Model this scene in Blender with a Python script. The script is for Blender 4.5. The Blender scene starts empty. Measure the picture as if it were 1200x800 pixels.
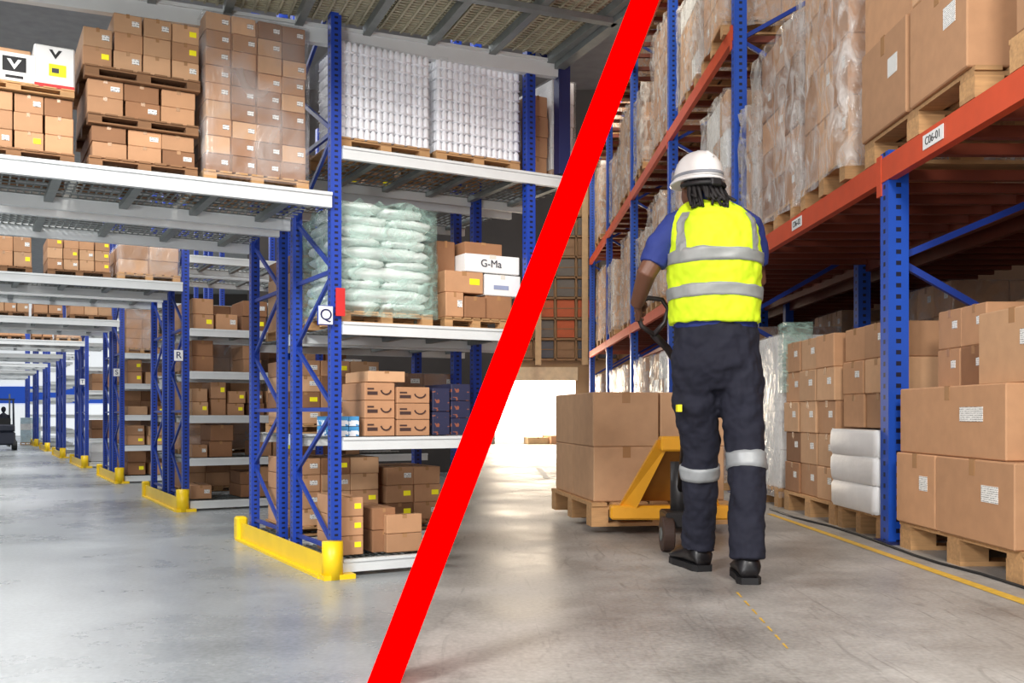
import bpy, bmesh, math, random
from mathutils import Vector, Matrix
random.seed(7)
SC=bpy.context.scene; COL=SC.collection
SC.view_settings.view_transform='Standard'
F=1150.0; HY=485.0; H=0.7
TH=math.atan(.558); PH=math.radians(1.0)
PI=math.pi
Q0=Vector((-.766,4.237,0)); STEP=3.28
D2=Vector((math.cos(TH),math.sin(TH),0)); D1=Vector((-math.sin(TH),math.cos(TH),0))
def L(s,t,z=0,k=0): return Q0+D2*s+D1*(t+STEP*k)+Vector((0,0,z))
def RP(a,b,z=0): return Vector((2.17+a*math.cos(PH)-b*math.sin(PH), a*math.sin(PH)+b*math.cos(PH), z))
def px(x,y,Y): return Vector(((x-600)/F*Y, Y, H+(HY-y)/F*Y))
def fl(x,y):
    Y=F*H/(y-HY); return Vector(((x-600)/F*Y,Y,0))
def proj(p): return (600+F*p.x/p.y, HY-(p.z-H)*F/p.y)
def bandx(y): return 755-.381*y
def zcut(p):
    x,_=proj(p); y=(755-x)/.381
    return H+(HY-y)/F*p.y
def send(k,t,z,cap):
    s=0
    while s<cap:
        x,y=proj(L(s,t,z,k))
        if x>bandx(y)+6: return s
        s+=.01
    return cap
def sx(x,k=0,t=0):
    o=L(0,t,0,k); u=(x-600)/F
    return (u*o.y-o.x)/(D2.x-D2.y*u)
ORD='first second third fourth fifth sixth seventh eighth ninth tenth eleventh twelfth thirteenth fourteenth fifteenth sixteenth seventeenth eighteenth nineteenth twentieth'.split()
ORD+=['farther']*40
# ---------- materials
def lin(c):
    r=[]
    for v in c[:3]:
        v=v/255.
        r.append(v/12.92 if v<=.04045 else ((v+.055)/1.055)**2.4)
    return (r[0],r[1],r[2],1)
MATS={}
def M(name,col,rough=.6,metal=0.,var=.12,scale=8.,bump=0.,rnd=0.,emit=0.,stretch=None,bscale=None):
    if name in MATS: return MATS[name]
    m=bpy.data.materials.new(name); m.use_nodes=True; nt=m.node_tree; N=nt.nodes; K=nt.links
    b=N['Principled BSDF']; b.inputs['Roughness'].default_value=rough; b.inputs['Metallic'].default_value=metal
    c=lin(col)
    tc=N.new('ShaderNodeTexCoord'); mp=N.new('ShaderNodeMapping'); K.new(tc.outputs['Object'],mp.inputs[0])
    if stretch: mp.inputs['Scale'].default_value=stretch
    nz=N.new('ShaderNodeTexNoise'); nz.inputs['Scale'].default_value=scale; nz.inputs['Detail'].default_value=5
    K.new(mp.outputs[0],nz.inputs['Vector'])
    mx=N.new('ShaderNodeMix'); mx.data_type='RGBA'
    mx.inputs['A'].default_value=tuple(min(1,v*(1-var*2)) for v in c[:3])+(1,)
    mx.inputs['B'].default_value=tuple(min(1,v*(1+var*2)) for v in c[:3])+(1,)
    K.new(nz.outputs[0],mx.inputs['Factor']); out=mx.outputs['Result']
    if rnd:
        oi=N.new('ShaderNodeObjectInfo'); mr=N.new('ShaderNodeMapRange')
        mr.inputs['To Min'].default_value=1-rnd; mr.inputs['To Max'].default_value=1+rnd
        K.new(oi.outputs['Random'],mr.inputs['Value'])
        hs=N.new('ShaderNodeHueSaturation'); K.new(mr.outputs[0],hs.inputs['Value']); K.new(out,hs.inputs['Color']); out=hs.outputs[0]
    K.new(out,b.inputs['Base Color'])
    if bump:
        bp=N.new('ShaderNodeBump'); bp.inputs['Strength'].default_value=bump; bp.inputs['Distance'].default_value=.01
        src=nz
        if bscale:
            src=N.new('ShaderNodeTexNoise'); src.inputs['Scale'].default_value=bscale; K.new(mp.outputs[0],src.inputs['Vector'])
        K.new(src.outputs[0],bp.inputs['Height']); K.new(bp.outputs[0],b.inputs['Normal'])
    if emit:
        b.inputs['Emission Color'].default_value=c; b.inputs['Emission Strength'].default_value=emit
    MATS[name]=m; return m
def holes(name,col,pitch,wid):
    m=M(name,col,.4,.0,.06); nt=m.node_tree; N=nt.nodes; K=nt.links; b=N['Principled BSDF']
    src=b.inputs['Base Color'].links[0].from_socket
    tc=N.new('ShaderNodeTexCoord'); sp=N.new('ShaderNodeSeparateXYZ'); K.new(tc.outputs['Object'],sp.inputs[0])
    d=N.new('ShaderNodeMath'); d.operation='DIVIDE'; d.inputs[1].default_value=pitch; K.new(sp.outputs[2],d.inputs[0])
    fr=N.new('ShaderNodeMath'); fr.operation='FRACT'; K.new(d.outputs[0],fr.inputs[0])
    lt=N.new('ShaderNodeMath'); lt.operation='LESS_THAN'; lt.inputs[1].default_value=.4; K.new(fr.outputs[0],lt.inputs[0])
    def band(ax):
        a=N.new('ShaderNodeMath'); a.operation='ABSOLUTE'; K.new(sp.outputs[ax],a.inputs[0])
        l=N.new('ShaderNodeMath'); l.operation='LESS_THAN'; l.inputs[1].default_value=wid; K.new(a.outputs[0],l.inputs[0]); return l
    l0=band(0); l1=band(1)
    mxm=N.new('ShaderNodeMath'); mxm.operation='MAXIMUM'; K.new(l0.outputs[0],mxm.inputs[0]); K.new(l1.outputs[0],mxm.inputs[1])
    mu=N.new('ShaderNodeMath'); mu.operation='MULTIPLY'; K.new(lt.outputs[0],mu.inputs[0]); K.new(mxm.outputs[0],mu.inputs[1])
    mx=N.new('ShaderNodeMix'); mx.data_type='RGBA'; K.new(mu.outputs[0],mx.inputs['Factor']); K.new(src,mx.inputs['A']); mx.inputs['B'].default_value=(.006,.008,.03,1)
    K.new(mx.outputs['Result'],b.inputs['Base Color']); return m
def stripes(name,c1,c2,scale,thr=.5,ax=2,g0=.48):
    m=M(name,c1,.6,0,.05); nt=m.node_tree; N=nt.nodes; K=nt.links; b=N['Principled BSDF']
    src=b.inputs['Base Color'].links[0].from_socket
    tc=N.new('ShaderNodeTexCoord'); sp=N.new('ShaderNodeSeparateXYZ'); K.new(tc.outputs['Object'],sp.inputs[0])
    d=N.new('ShaderNodeMath'); d.operation='MULTIPLY'; d.inputs[1].default_value=scale; K.new(sp.outputs[ax],d.inputs[0])
    fr=N.new('ShaderNodeMath'); fr.operation='FRACT'; K.new(d.outputs[0],fr.inputs[0])
    lt=N.new('ShaderNodeMath'); lt.operation='LESS_THAN'; lt.inputs[1].default_value=thr; K.new(fr.outputs[0],lt.inputs[0])
    nz=N.new('ShaderNodeTexNoise'); nz.inputs['Scale'].default_value=scale*2.2; K.new(tc.outputs['Object'],nz.inputs['Vector'])
    g=N.new('ShaderNodeMath'); g.operation='GREATER_THAN'; g.inputs[1].default_value=g0; K.new(nz.outputs[0],g.inputs[0])
    mu=N.new('ShaderNodeMath'); mu.operation='MULTIPLY'; K.new(lt.outputs[0],mu.inputs[0]); K.new(g.outputs[0],mu.inputs[1])
    mx=N.new('ShaderNodeMix'); mx.data_type='RGBA'; K.new(mu.outputs[0],mx.inputs['Factor']); K.new(src,mx.inputs['A']); mx.inputs['B'].default_value=lin(c2)
    K.new(mx.outputs['Result'],b.inputs['Base Color']); return m
def filmmat(name,col,lo,hi,scale=(1,1,1),bd=.02,fm=.42,to=.7,dist=.8,ns=5):
    m=bpy.data.materials.new(name); m.use_nodes=True; nt=m.node_tree; N=nt.nodes; K=nt.links
    b=N['Principled BSDF']; b.inputs['Base Color'].default_value=lin(col); b.inputs['Roughness'].default_value=.14
    tc=N.new('ShaderNodeTexCoord'); mp=N.new('ShaderNodeMapping'); mp.inputs['Scale'].default_value=scale; K.new(tc.outputs['Object'],mp.inputs[0])
    nz=N.new('ShaderNodeTexNoise'); nz.inputs['Scale'].default_value=ns; nz.inputs['Detail'].default_value=4; nz.inputs['Distortion'].default_value=dist; K.new(mp.outputs[0],nz.inputs['Vector'])
    mr=N.new('ShaderNodeMapRange'); mr.inputs['From Min'].default_value=fm; mr.inputs['From Max'].default_value=to
    mr.inputs['To Min'].default_value=lo; mr.inputs['To Max'].default_value=hi; K.new(nz.outputs[0],mr.inputs['Value'])
    bp=N.new('ShaderNodeBump'); bp.inputs['Strength'].default_value=.8; bp.inputs['Distance'].default_value=bd; K.new(nz.outputs[0],bp.inputs['Height']); K.new(bp.outputs[0],b.inputs['Normal'])
    tr=N.new('ShaderNodeBsdfTransparent'); ms=N.new('ShaderNodeMixShader'); K.new(mr.outputs[0],ms.inputs[0]); K.new(tr.outputs[0],ms.inputs[1]); K.new(b.outputs[0],ms.inputs[2])
    K.new(ms.outputs[0],N['Material Output'].inputs[0]); MATS[name]=m; return m
def floormat(name,c1,c2,rlo,rhi,sc=.9,spots=0.,sp=.5):
    m=bpy.data.materials.new(name); m.use_nodes=True; nt=m.node_tree; N=nt.nodes; K=nt.links; b=N['Principled BSDF']
    b.inputs['Specular IOR Level'].default_value=sp
    tc=N.new('ShaderNodeTexCoord')
    n1=N.new('ShaderNodeTexNoise'); n1.inputs['Scale'].default_value=sc; n1.inputs['Detail'].default_value=10; n1.inputs['Roughness'].default_value=.66; K.new(tc.outputs['Object'],n1.inputs['Vector'])
    n2=N.new('ShaderNodeTexNoise'); n2.inputs['Scale'].default_value=60; n2.inputs['Detail'].default_value=4; K.new(tc.outputs['Object'],n2.inputs['Vector'])
    ad=N.new('ShaderNodeMath'); ad.operation='MULTIPLY_ADD'; ad.inputs[1].default_value=.3; K.new(n2.outputs[0],ad.inputs[0]); K.new(n1.outputs[0],ad.inputs[2])
    mr=N.new('ShaderNodeMapRange'); mr.inputs['From Min'].default_value=.45; mr.inputs['From Max'].default_value=.86; K.new(ad.outputs[0],mr.inputs['Value'])
    mx=N.new('ShaderNodeMix'); mx.data_type='RGBA'; mx.inputs['A'].default_value=lin(c1); mx.inputs['B'].default_value=lin(c2); K.new(mr.outputs[0],mx.inputs['Factor']); out=mx.outputs['Result']
    if spots:
        mp=N.new('ShaderNodeMapping'); mp.inputs['Scale'].default_value=(9,1.2,1); mp.inputs['Rotation'].default_value=(0,0,.5); K.new(tc.outputs['Object'],mp.inputs[0])
        n3=N.new('ShaderNodeTexNoise'); n3.inputs['Scale'].default_value=1.6; n3.inputs['Detail'].default_value=8; n3.inputs['Distortion'].default_value=2; K.new(mp.outputs[0],n3.inputs['Vector'])
        r3=N.new('ShaderNodeMapRange'); r3.inputs['From Min'].default_value=.58; r3.inputs['From Max'].default_value=.72; r3.inputs['To Max'].default_value=spots; K.new(n3.outputs[0],r3.inputs['Value'])
        m3=N.new('ShaderNodeMix'); m3.data_type='RGBA'; K.new(r3.outputs[0],m3.inputs['Factor']); K.new(out,m3.inputs['A']); m3.inputs['B'].default_value=lin((84,80,76)); out=m3.outputs['Result']
    K.new(out,b.inputs['Base Color'])
    m2=N.new('ShaderNodeMapRange'); m2.inputs['From Min'].default_value=.3; m2.inputs['From Max'].default_value=.7; m2.inputs['To Min'].default_value=rlo; m2.inputs['To Max'].default_value=rhi; K.new(n1.outputs[0],m2.inputs['Value']); K.new(m2.outputs[0],b.inputs['Roughness'])
    bp=N.new('ShaderNodeBump'); bp.inputs['Strength'].default_value=.12; bp.inputs['Distance'].default_value=.004; K.new(n2.outputs[0],bp.inputs['Height']); K.new(bp.outputs[0],b.inputs['Normal'])
    MATS[name]=m; return m
card=M('cardboard',(184,139,102),.75,0,.07,14,.1,.16)
cardL=M('cardboard_light',(198,156,118),.75,0,.07,14,.1,.14)
cardD=M('cardboard_dark',(146,104,72),.78,0,.08,14,.1,.18)
white=M('white_carton',(236,236,234),.6,0,.03,10,.05,.04)
creamS=M('printed_brown',(180,134,98),.75,0,.07,14,.1,.1)
darkB=stripes('dark_mixed_print',(38,40,70),(140,80,60),26,.45,2,.6)
blueW=stripes('blue_white_print',(70,150,205),(235,240,245),20,.5)
gprint=M('print_ink',(60,62,72),.6)
printD=M('print_dark_brown',(66,44,40),.6)
tape=M('packing_tape',(172,130,90),.25,0,.05)
tapeW=M('clear_tape',(222,216,204),.2,0,.05)
labW=stripes('label_paper',(240,240,236),(110,110,110),110,.4)
labY=M('label_yellow',(244,232,30),.6,0,.03,8,0,0,.15)
wood=M('pallet_wood',(186,144,98),.8,0,.2,6,.3,.15,stretch=(1,9,9))
woodD=M('pallet_wood_dark',(130,94,64),.85,0,.22,6,.3,.15,stretch=(1,9,9))
blueU=holes('blue_upright_paint',(28,64,164),.025,.008)
blueUR=holes('blue_upright_paint_right',(24,78,184),.06,.014)
blueP=M('blue_paint',(26,58,150),.45,0,.06)
blueD=M('dark_blue_paint',(22,32,84),.5,0,.06)
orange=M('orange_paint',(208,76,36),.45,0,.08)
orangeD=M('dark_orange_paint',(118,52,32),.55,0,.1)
greyB=M('grey_beam_paint',(214,218,218),.4,.0,.05)
greyM=M('galvanised_steel',(124,130,128),.45,.3,.15,20)
yel=M('yellow_guard_paint',(244,204,20),.4,0,.06)
film=filmmat('stretch_film',(236,236,236),.06,.34)
filmV=filmmat('stretch_film_streaked',(226,224,222),.1,.62,(1.6,1.6,.9),.035,.4,.7,1.2)
filmC=filmmat('clear_stretch_film',(246,248,255),.03,.26,(1,1,1),.012,.48,.75)
filmG=filmmat('green_stretch_film',(182,216,204),.08,.62,(1.2,1.2,2.4),.03,.38,.7,2.)
sackM=M('sack_plastic',(222,230,226),.3,0,.12,9,.7,.04)
canM=M('can_label',(246,248,254),.3,0,.07,70,0,.03,.05)  # faint glow added so the cans come out brighter
red=M('red_divider_glow',(190,0,0),.9,0,0,1)
rb=red.node_tree.nodes['Principled BSDF']; rb.inputs['Specular IOR Level'].default_value=0; rb.inputs['Emission Color'].default_value=(1,0,0,1); rb.inputs['Emission Strength'].default_value=.85  # emission keeps the divider an even red, free of shading
plain_black=M('black_rubber',(26,26,28),.6)
# ---------- mesh builder
class MB:
    def __init__(s): s.v=[]; s.f=[]
    def hexa(s,p):
        n=len(s.v); s.v+= [tuple(q) for q in p]
        for f in ((0,3,2,1),(4,5,6,7),(0,1,5,4),(1,2,6,5),(2,3,7,6),(3,0,4,7)): s.f.append(tuple(n+i for i in f))
        return s
    def box(s,x0,x1,y0,y1,z0,z1):
        return s.hexa([(x0,y0,z0),(x1,y0,z0),(x1,y1,z0),(x0,y1,z0),(x0,y0,z1),(x1,y0,z1),(x1,y1,z1),(x0,y1,z1)])
    def bar(s,a,b,w,h,up=(0,0,1)):
        a=Vector(a); b=Vector(b); d=(b-a).normalized(); u=Vector(up)
        if abs(d.dot(u))>.98: u=Vector((0,1,0))
        r=d.cross(u).normalized()*w/2; u=r.cross(d).normalized()*h/2
        return s.hexa([a-r-u,a+r-u,b+r-u,b-r-u,a-r+u,a+r+u,b+r+u,b-r+u])
    def quad(s,p):
        n=len(s.v); s.v+=[tuple(q) for q in p]; s.f.append(tuple(range(n,n+len(p)))); return s
    def loft(s,rings,caps=True):
        n0=len(s.v); n=len(rings[0])
        for r in rings: s.v+=[tuple(p) for p in r]
        for i in range(len(rings)-1):
            for j in range(n):
                a=n0+i*n+j; b=n0+i*n+(j+1)%n
                s.f.append((a,b,b+n,a+n))
        if caps:
            s.f.append(tuple(n0+j for j in reversed(range(n)))); s.f.append(tuple(n0+(len(rings)-1)*n+j for j in range(n)))
        return s
    def tube(s,pts,r,n=8,flat=1.):
        pts=[Vector(p) for p in pts]
        if not isinstance(r,(list,tuple)): r=[r]*len(pts)
        rings=[]; u=None
        for i,p in enumerate(pts):
            d=(pts[min(i+1,len(pts)-1)]-pts[max(i-1,0)]).normalized()
            if u is None:
                u=Vector((1,0,0)) if abs(d.x)<.9 else Vector((0,1,0))
            u=(u-d*u.dot(d)).normalized(); w=d.cross(u)
            rings.append([p+u*r[i]*math.cos(2*PI*j/n)+w*r[i]*flat*math.sin(2*PI*j/n) for j in range(n)])
        return s.loft(rings)
    def ell(s,c,r,n=14,m=9,mat=None):
        c=Vector(c); rings=[]
        for i in range(1,m):
            a=-PI/2+PI*i/m
            ring=[]
            for j in range(n):
                p=Vector((r[0]*math.cos(a)*math.cos(2*PI*j/n),r[1]*math.cos(a)*math.sin(2*PI*j/n),r[2]*math.sin(a)))
                if mat: p=mat@p
                ring.append(c+p)
            rings.append(ring)
        return s.loft(rings)
    def mesh(s,name,mat,smooth=False,bevel=0):
        me=bpy.data.meshes.new(name); me.from_pydata(s.v,[],s.f)
        bm=bmesh.new(); bm.from_mesh(me); bmesh.ops.recalc_face_normals(bm,faces=bm.faces)
        if bevel: bmesh.ops.bevel(bm,geom=list(bm.edges),offset=bevel,segments=1,affect='EDGES',profile=.5)
        if smooth:
            for f in bm.faces: f.smooth=True
        bm.to_mesh(me); bm.free(); me.materials.append(mat); return me
    def build(s,name,mat,parent=None,smooth=False,bevel=0,loc=None,rz=0):
        return link(name,s.mesh(name,mat,smooth,bevel),parent,loc,rz)
def link(name,me,parent=None,loc=None,rz=0):
    o=bpy.data.objects.new(name,me); COL.objects.link(o)
    if parent: o.parent=parent
    if loc is not None: o.location=loc
    if rz: o.rotation_euler=(0,0,rz)
    return o
def tag(o,label=None,cat=None,group=None,kind=None):
    if label:
        o['label']=label
        if len(label.split())>16: print('LONG',label)
    if cat: o['category']=cat
    if group: o['group']=group
    if kind: o['kind']=kind
    return o
def empty(name,loc=(0,0,0),rz=0,parent=None):
    o=bpy.data.objects.new(name,None); o.empty_display_size=.1; COL.objects.link(o); o.location=loc; o.rotation_euler=(0,0,rz)
    if parent: o.parent=parent
    return o
def text(body,size,mat,parent,loc,rot,name='lettering'):
    c=bpy.data.curves.new('t','FONT'); c.body=body; c.size=size; c.align_x='CENTER'; c.align_y='CENTER'; c.extrude=.0006
    t=bpy.data.objects.new('t',c); COL.objects.link(t); bpy.context.view_layer.update()
    me=bpy.data.meshes.new_from_object(t.evaluated_get(bpy.context.evaluated_depsgraph_get()))
    bpy.data.objects.remove(t); me.materials.clear(); me.materials.append(mat)
    o=link(name,me,parent,loc); o.rotation_euler=rot; return o
# ---------- cartons
CM={}
def cm(kind,w,d,h,mat):
    key=(kind,round(w,3),round(d,3),round(h,3),mat.name)
    if key in CM: return CM[key]
    b=MB()
    if kind=='body':
        b.box(-w/2,w/2,-d/2,d/2,0,h); me=b.mesh('carton',mat,False,min(.006,h*.03))
    elif kind=='tape':
        tw=min(.05,w*.12); e=.0012; q=h*.2
        b.box(-tw/2,tw/2,-d/2-e,d/2+e,h-.001,h+e); b.box(-tw/2,tw/2,-d/2-e,-d/2,h-q,h); b.box(-tw/2,tw/2,d/2,d/2+e,h-q,h)
        me=b.mesh('tape',mat)
    elif kind=='tapeside':
        tw=min(.05,d*.12); e=.0012; q=h*.2
        b.box(-w/2-e,w/2+e,-tw/2,tw/2,h-.001,h+e); b.box(-w/2-e,-w/2,-tw/2,tw/2,h-q,h); b.box(w/2,w/2+e,-tw/2,tw/2,h-q,h)
        me=b.mesh('tape',mat)
    elif kind=='f':
        lw=w*.26; lh=h*.28; b.box(w*.14,w*.14+lw,-d/2-.002,-d/2,h*.4,h*.4+lh); me=b.mesh('label_sticker',mat)
    elif kind=='l':
        lw=d*.2; lh=h*.2; b.box(-w/2-.002,-w/2,-d*.12-lw,-d*.12,h*.5,h*.5+lh); me=b.mesh('label_sticker',mat)
    elif kind=='print':
        y=-d/2-.0015
        b.box(-w*.42,-w*.08,y,-d/2,h*.3,h*.5); b.box(-w*.42,-w*.2,y,-d/2,h*.6,h*.7)
        pts=[(w*.2+w*.17*math.cos(a),y,h*.62-h*.28*math.sin(a)) for a in [PI*(.05+.9*q/7) for q in range(8)]]
        for q in range(7): b.bar(pts[q],pts[q+1],.004,h*.08)
        me=b.mesh('print',mat)
    CM[key]=me; return me
def carton(loc,rz,w,d,h,mat=card,label=None,group=None,tp='tape',lab=None,lm=None,parent=None):
    o=link('carton',cm('body',w,d,h,mat),parent,loc,rz)
    if label: tag(o,label,'carton',group)
    if tp: link('tape',cm(tp,w,d,h,tape if mat is not white else tapeW),o)
    if lab: link('label_sticker',cm(lab,w,d,h,lm or labW),o)
    if mat is creamS: link('print',cm('print',w,d,h,printD),o)
    return o
def stack(o,rz,n,m,layers,cw,cd,ch,where,group,col='brown',mats=(card,),vis=(0,),lab='f',labp=.4,lm=None,tp='tape',seed=1,jit=.006,parent=None,skip=()):
    rg=random.Random(seed); R=Matrix.Rotation(rz,4,'Z')
    for l in range(layers):
        for i in range(n):
            for j in range(m):
                if not(j==0 or i in vis): continue
                if (i,j,l) in skip: continue
                p=Vector(o)+R@Vector(((i+.5)*cw+rg.uniform(-1,1)*jit*.5,(j+.5)*cd+rg.uniform(-1,1)*jit*.5,l*ch))
                lb=None
                if not parent:
                    lb='%s carton'%col
                    if layers>1: lb+=', %s layer'%ORD[l]
                    if n>1: lb+=', %s from left'%ORD[i]
                    if m>1: lb+=', %s row'%ORD[j]
                    lb+=', '+where
                l2=lm if lm is not None else (labY if rg.random()<.45 and tp=='tape' else labW)
                if parent:
                    pl=parent.matrix_basis.inverted()@p
                    carton(pl,0,cw-jit,cd-jit,ch-.002,rg.choice(mats),None,None,tp,lab if rg.random()<labp else None,l2,parent)
                else:
                    carton(p,rz+rg.uniform(-1,1)*jit*.6,cw-jit,cd-jit,ch-.001,rg.choice(mats),lb,group,tp,lab if rg.random()<labp else None,l2)
# ---------- pallets
PM={}
def pallet(loc,rz,w,d,h,label=None,group=None,parent=None,mat=wood,detail=True,along='x'):
    key=(round(w,2),round(d,2),round(h,2),mat.name,detail)
    if key not in PM:
        t=h*.15; b=MB(); nb=7; bw=w/(nb+ (nb-1)*.35)
        for i in range(nb):
            x=-w/2+i*bw*1.35; b.box(x,x+bw,-d/2,d/2,h-t,h)
        for y in (-d/2+.06*d,0,d/2-.06*d): b.box(-w/2,w/2,y-.05*d,y+.05*d,h-2*t,h-t)
        deck=b.mesh('pallet',mat)
        bl=MB().box(-.06*w,.06*w,-.055*d,.055*d,t,h-2*t).mesh('block',mat)
        bo=MB().box(-w/2,w/2,-.055*d,.055*d,0,t).mesh('bottom_board',mat)
        al=MB()
        for x in (-.44,0,.44):
            for y in (-.44,0,.44): al.box(x*w-.06*w,x*w+.06*w,y*d-.055*d,y*d+.055*d,t,h-2*t)
        for y in (-.44,0,.44): al.box(-w/2,w/2,y*d-.055*d,y*d+.055*d,0,t)
        PM[key]=(deck,bl,bo,al.mesh('base',mat))
    deck,bl,bo,al=PM[key]
    o=link('pallet',deck,parent,loc,rz)
    if label: tag(o,label,'pallet',group)
    if detail:
        for x in (-.44,0,.44):
            for y in (-.44,0,.44): link('block',bl,o,(x*w,y*d,0))
        for y in (-.44,0,.44): link('bottom_board',bo,o,(0,y*d,0))
    else: link('base',al,o)
    return o
FM={}
def filmmesh(w,d,h,mat,amp=.012,ragged=0):
    key=(round(w,2),round(d,2),round(h,2),mat.name,ragged)
    if key in FM: return FM[key]
    rg=random.Random(len(FM)); bm=bmesh.new(); n=10; m=max(6,int(h/.1))
    pts=[]
    for i in range(n): pts.append((-w/2+w*i/n,-d/2))
    for i in range(n): pts.append((w/2,-d/2+d*i/n))
    for i in range(n): pts.append((w/2-w*i/n,d/2))
    for i in range(n): pts.append((-w/2,d/2-d*i/n))
    col=[rg.uniform(0,amp) for _ in pts]
    V=[]
    for k in range(m+1):
        row=[]
        for q,(x,y) in enumerate(pts):
            a=(col[q]+rg.uniform(0,amp*.5))*min(1,w); r=1+a/(w/2)
            zz=h*k/m
            if ragged and k==m: zz+=rg.uniform(-ragged,ragged)
            row.append(bm.verts.new((x*r,y*r,zz)))
        V.append(row)
    for k in range(m):
        for i in range(4*n):
            j=(i+1)%(4*n); bm.faces.new((V[k][i],V[k][j],V[k+1][j],V[k+1][i]))
    c=bm.verts.new((0,0,h+.003+ragged))
    for i in range(4*n): bm.faces.new((V[m][i],V[m][(i+1)%(4*n)],c))
    for f in bm.faces: f.smooth=True
    me=bpy.data.meshes.new('stretch_film'); bm.to_mesh(me); bm.free(); me.materials.append(mat); FM[key]=me; return me
def wrapped(loc,rz,w,d,h,ph,n,m,lay,label,group,mats=(card,),fm=None,tp=None,detail=False,vis=(0,),lab='f',lm=None,labp=.2,seed=3,pm=None,amp=.012):
    r=empty('wrapped_pallet_load' if fm else 'pallet_load',loc,rz); tag(r,label,'wrapped load' if fm else 'pallet load',group)
    pallet((0,0,0),0,w,d,ph,None,None,r,pm or wood,detail)
    R=Matrix.Rotation(rz,4,'Z')
    bpy_o=Vector(loc)+R@Vector((-w*.48,-d*.48,ph))
    stack(bpy_o,rz,n,m,lay,w*.96/n,d*.96/m,(h-ph)/lay,'','',mats=mats,vis=vis,parent=r,seed=seed,tp=tp,lab=lab,lm=lm,labp=labp)
    MB().box(-w*.45,w*.45,-d*.45,d*.45,ph,h-.01).build('inner_cartons',mats[0],r)
    if fm: link('stretch_film',filmmesh(w*.985,d*.985,h-ph*.5,fm,amp),r,(0,0,ph*.5))
    return r
bpy.context.view_layer.update()
# =================== SETTING
floorL=floormat('polished_concrete',(120,125,128),(178,184,186),.2,.36,.7,0,.4)
floorR=floormat('worn_concrete',(114,109,104),(188,184,178),.32,.56,1.2,.4,.4)
def bl(Y): return -.335+(Y-2.57)*-.027
o=MB().quad([(-30,-6,0),(bl(-6),-6,0),(bl(40),40,0),(-30,40,0)]).build('floor',floorL); tag(o,'polished grey concrete floor of the blue rack hall','floor',kind='structure')
o=MB().quad([(bl(-6),-6,0),(9,-6,0),(9,40,0),(bl(40),40,0)]).build('floor',floorR); tag(o,'worn grey concrete floor of the orange rack hall','floor',kind='structure')
def bandP(y,Y,dx=0): return px(bandx(y)+dx,y,Y)
wdk=M('dark_backing',(66,62,60),.9,0,.2,2)  # dark colour stands in for the shade deep between the racks
Yp=11.8
o=MB().quad([px(290,485+805/Yp,Yp),bandP(485+805/Yp,Yp),bandP(-60,Yp),px(290,-60,Yp)]).build('wall_dark_backing',wdk); tag(o,'added dark backing for the shaded depth behind the blue racks','wall',kind='structure')  # added backing that closes the view through the shelves with painted shade
ww=M('white_far_wall',(238,242,244),.8,0,.03,1,0,0,.6)  # wall glows because too little light reaches the far end
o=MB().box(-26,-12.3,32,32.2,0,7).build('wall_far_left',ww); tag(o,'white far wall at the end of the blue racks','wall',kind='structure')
o=MB().box(-12.3,-3.5,31.9,32.2,0,7).build('wall_far_backing',wdk); tag(o,'added dark far backing for the shaded depth behind the blue rack rows','wall',kind='structure')  # added dark stretch, painted shade for the dense rack depth
o=MB().box(-26,-12.3,31.93,31.99,1.05,1.6).build('trim_1',M('blue_wall_band',(40,84,190),.7,0,.05,1,0,0,.4)); tag(o,'blue band along the white far wall','wall band',kind='structure')  # band glows with the wall to make up for missing light
zc=4.6
def cedge(Y):
    y=HY-(zc-H)*F/Y; return (bandx(y)-600)/F*Y
o=MB().quad([(-26,3,zc),(cedge(3),3,zc),(cedge(Yp),Yp,zc),(-3.6,Yp+.1,zc),(-3.6,32,zc),(-26,32,zc)]).build('ceiling',M('dim_ceiling',(150,152,154),.8)); tag(o,'grey ceiling over the blue racks','ceiling',kind='structure')
wb=M('beige_back_wall',(176,144,110),.8,0,.08,1.5)
YB=24
def bwall(x0,x1,z0,z1,name,mat,Y=YB,th=.15):
    o=MB().box(x0,x1,Y,Y+th,z0,z1).build(name,mat); o['kind']='structure'; return o
tag(bwall(1.56,9,0,11.5,'wall_back',wb),'beige back wall beside the bright loading opening','wall',kind='structure')
tag(bwall(-1.2,1.56,1.56,11.5,'wall_back',wb),'beige back wall above the bright loading opening','wall',kind='structure')
tag(bwall(-1.2,1.6,1.52,1.84,'trim_2',M('pale_lintel',(214,192,162),.7),YB-.15,.2),'pale lintel over the loading opening','lintel',kind='structure')
tag(bwall(-2.0,2.4,-.02,2.4,'window_1',M('daylight',(255,244,226),.5,0,0,1,0,0,3.8),YB+1.5,.05),'bright daylight outside the loading opening','daylight',kind='structure')
o=MB().box(RP(3.1,0).x,RP(3.1,0).x+.1,-2,YB,0,11.5).build('wall_right',M('brown_side_wall',(96,72,56),.85)); tag(o,'dim side wall behind the orange rack','wall',kind='structure')
def rz_(Y): return 11.6-(Y-6)*2.3/18
o=MB().quad([(-2,6,11.6),(9,6,11.6),(9,YB+.1,rz_(YB)),(-2,YB+.1,rz_(YB))]).build('ceiling',M('corrugated_roof',(222,212,194),.8,0,.1,3,.2,stretch=(14,.3,1))); tag(o,'pale sloping corrugated roof over the orange rack','ceiling',kind='structure')
for i,Y in enumerate((10,13.5,17,20.5,23.5)):
    z=rz_(Y)-.15
    o=MB().box(-.4,8.8,Y,Y+.18,z-.25,z).build('trim_%d'%(i+3),M('roof_truss',(130,122,112),.6)); tag(o,'steel roof beam, %s from the camera'%ORD[i],'roof beam',kind='structure')
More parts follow.
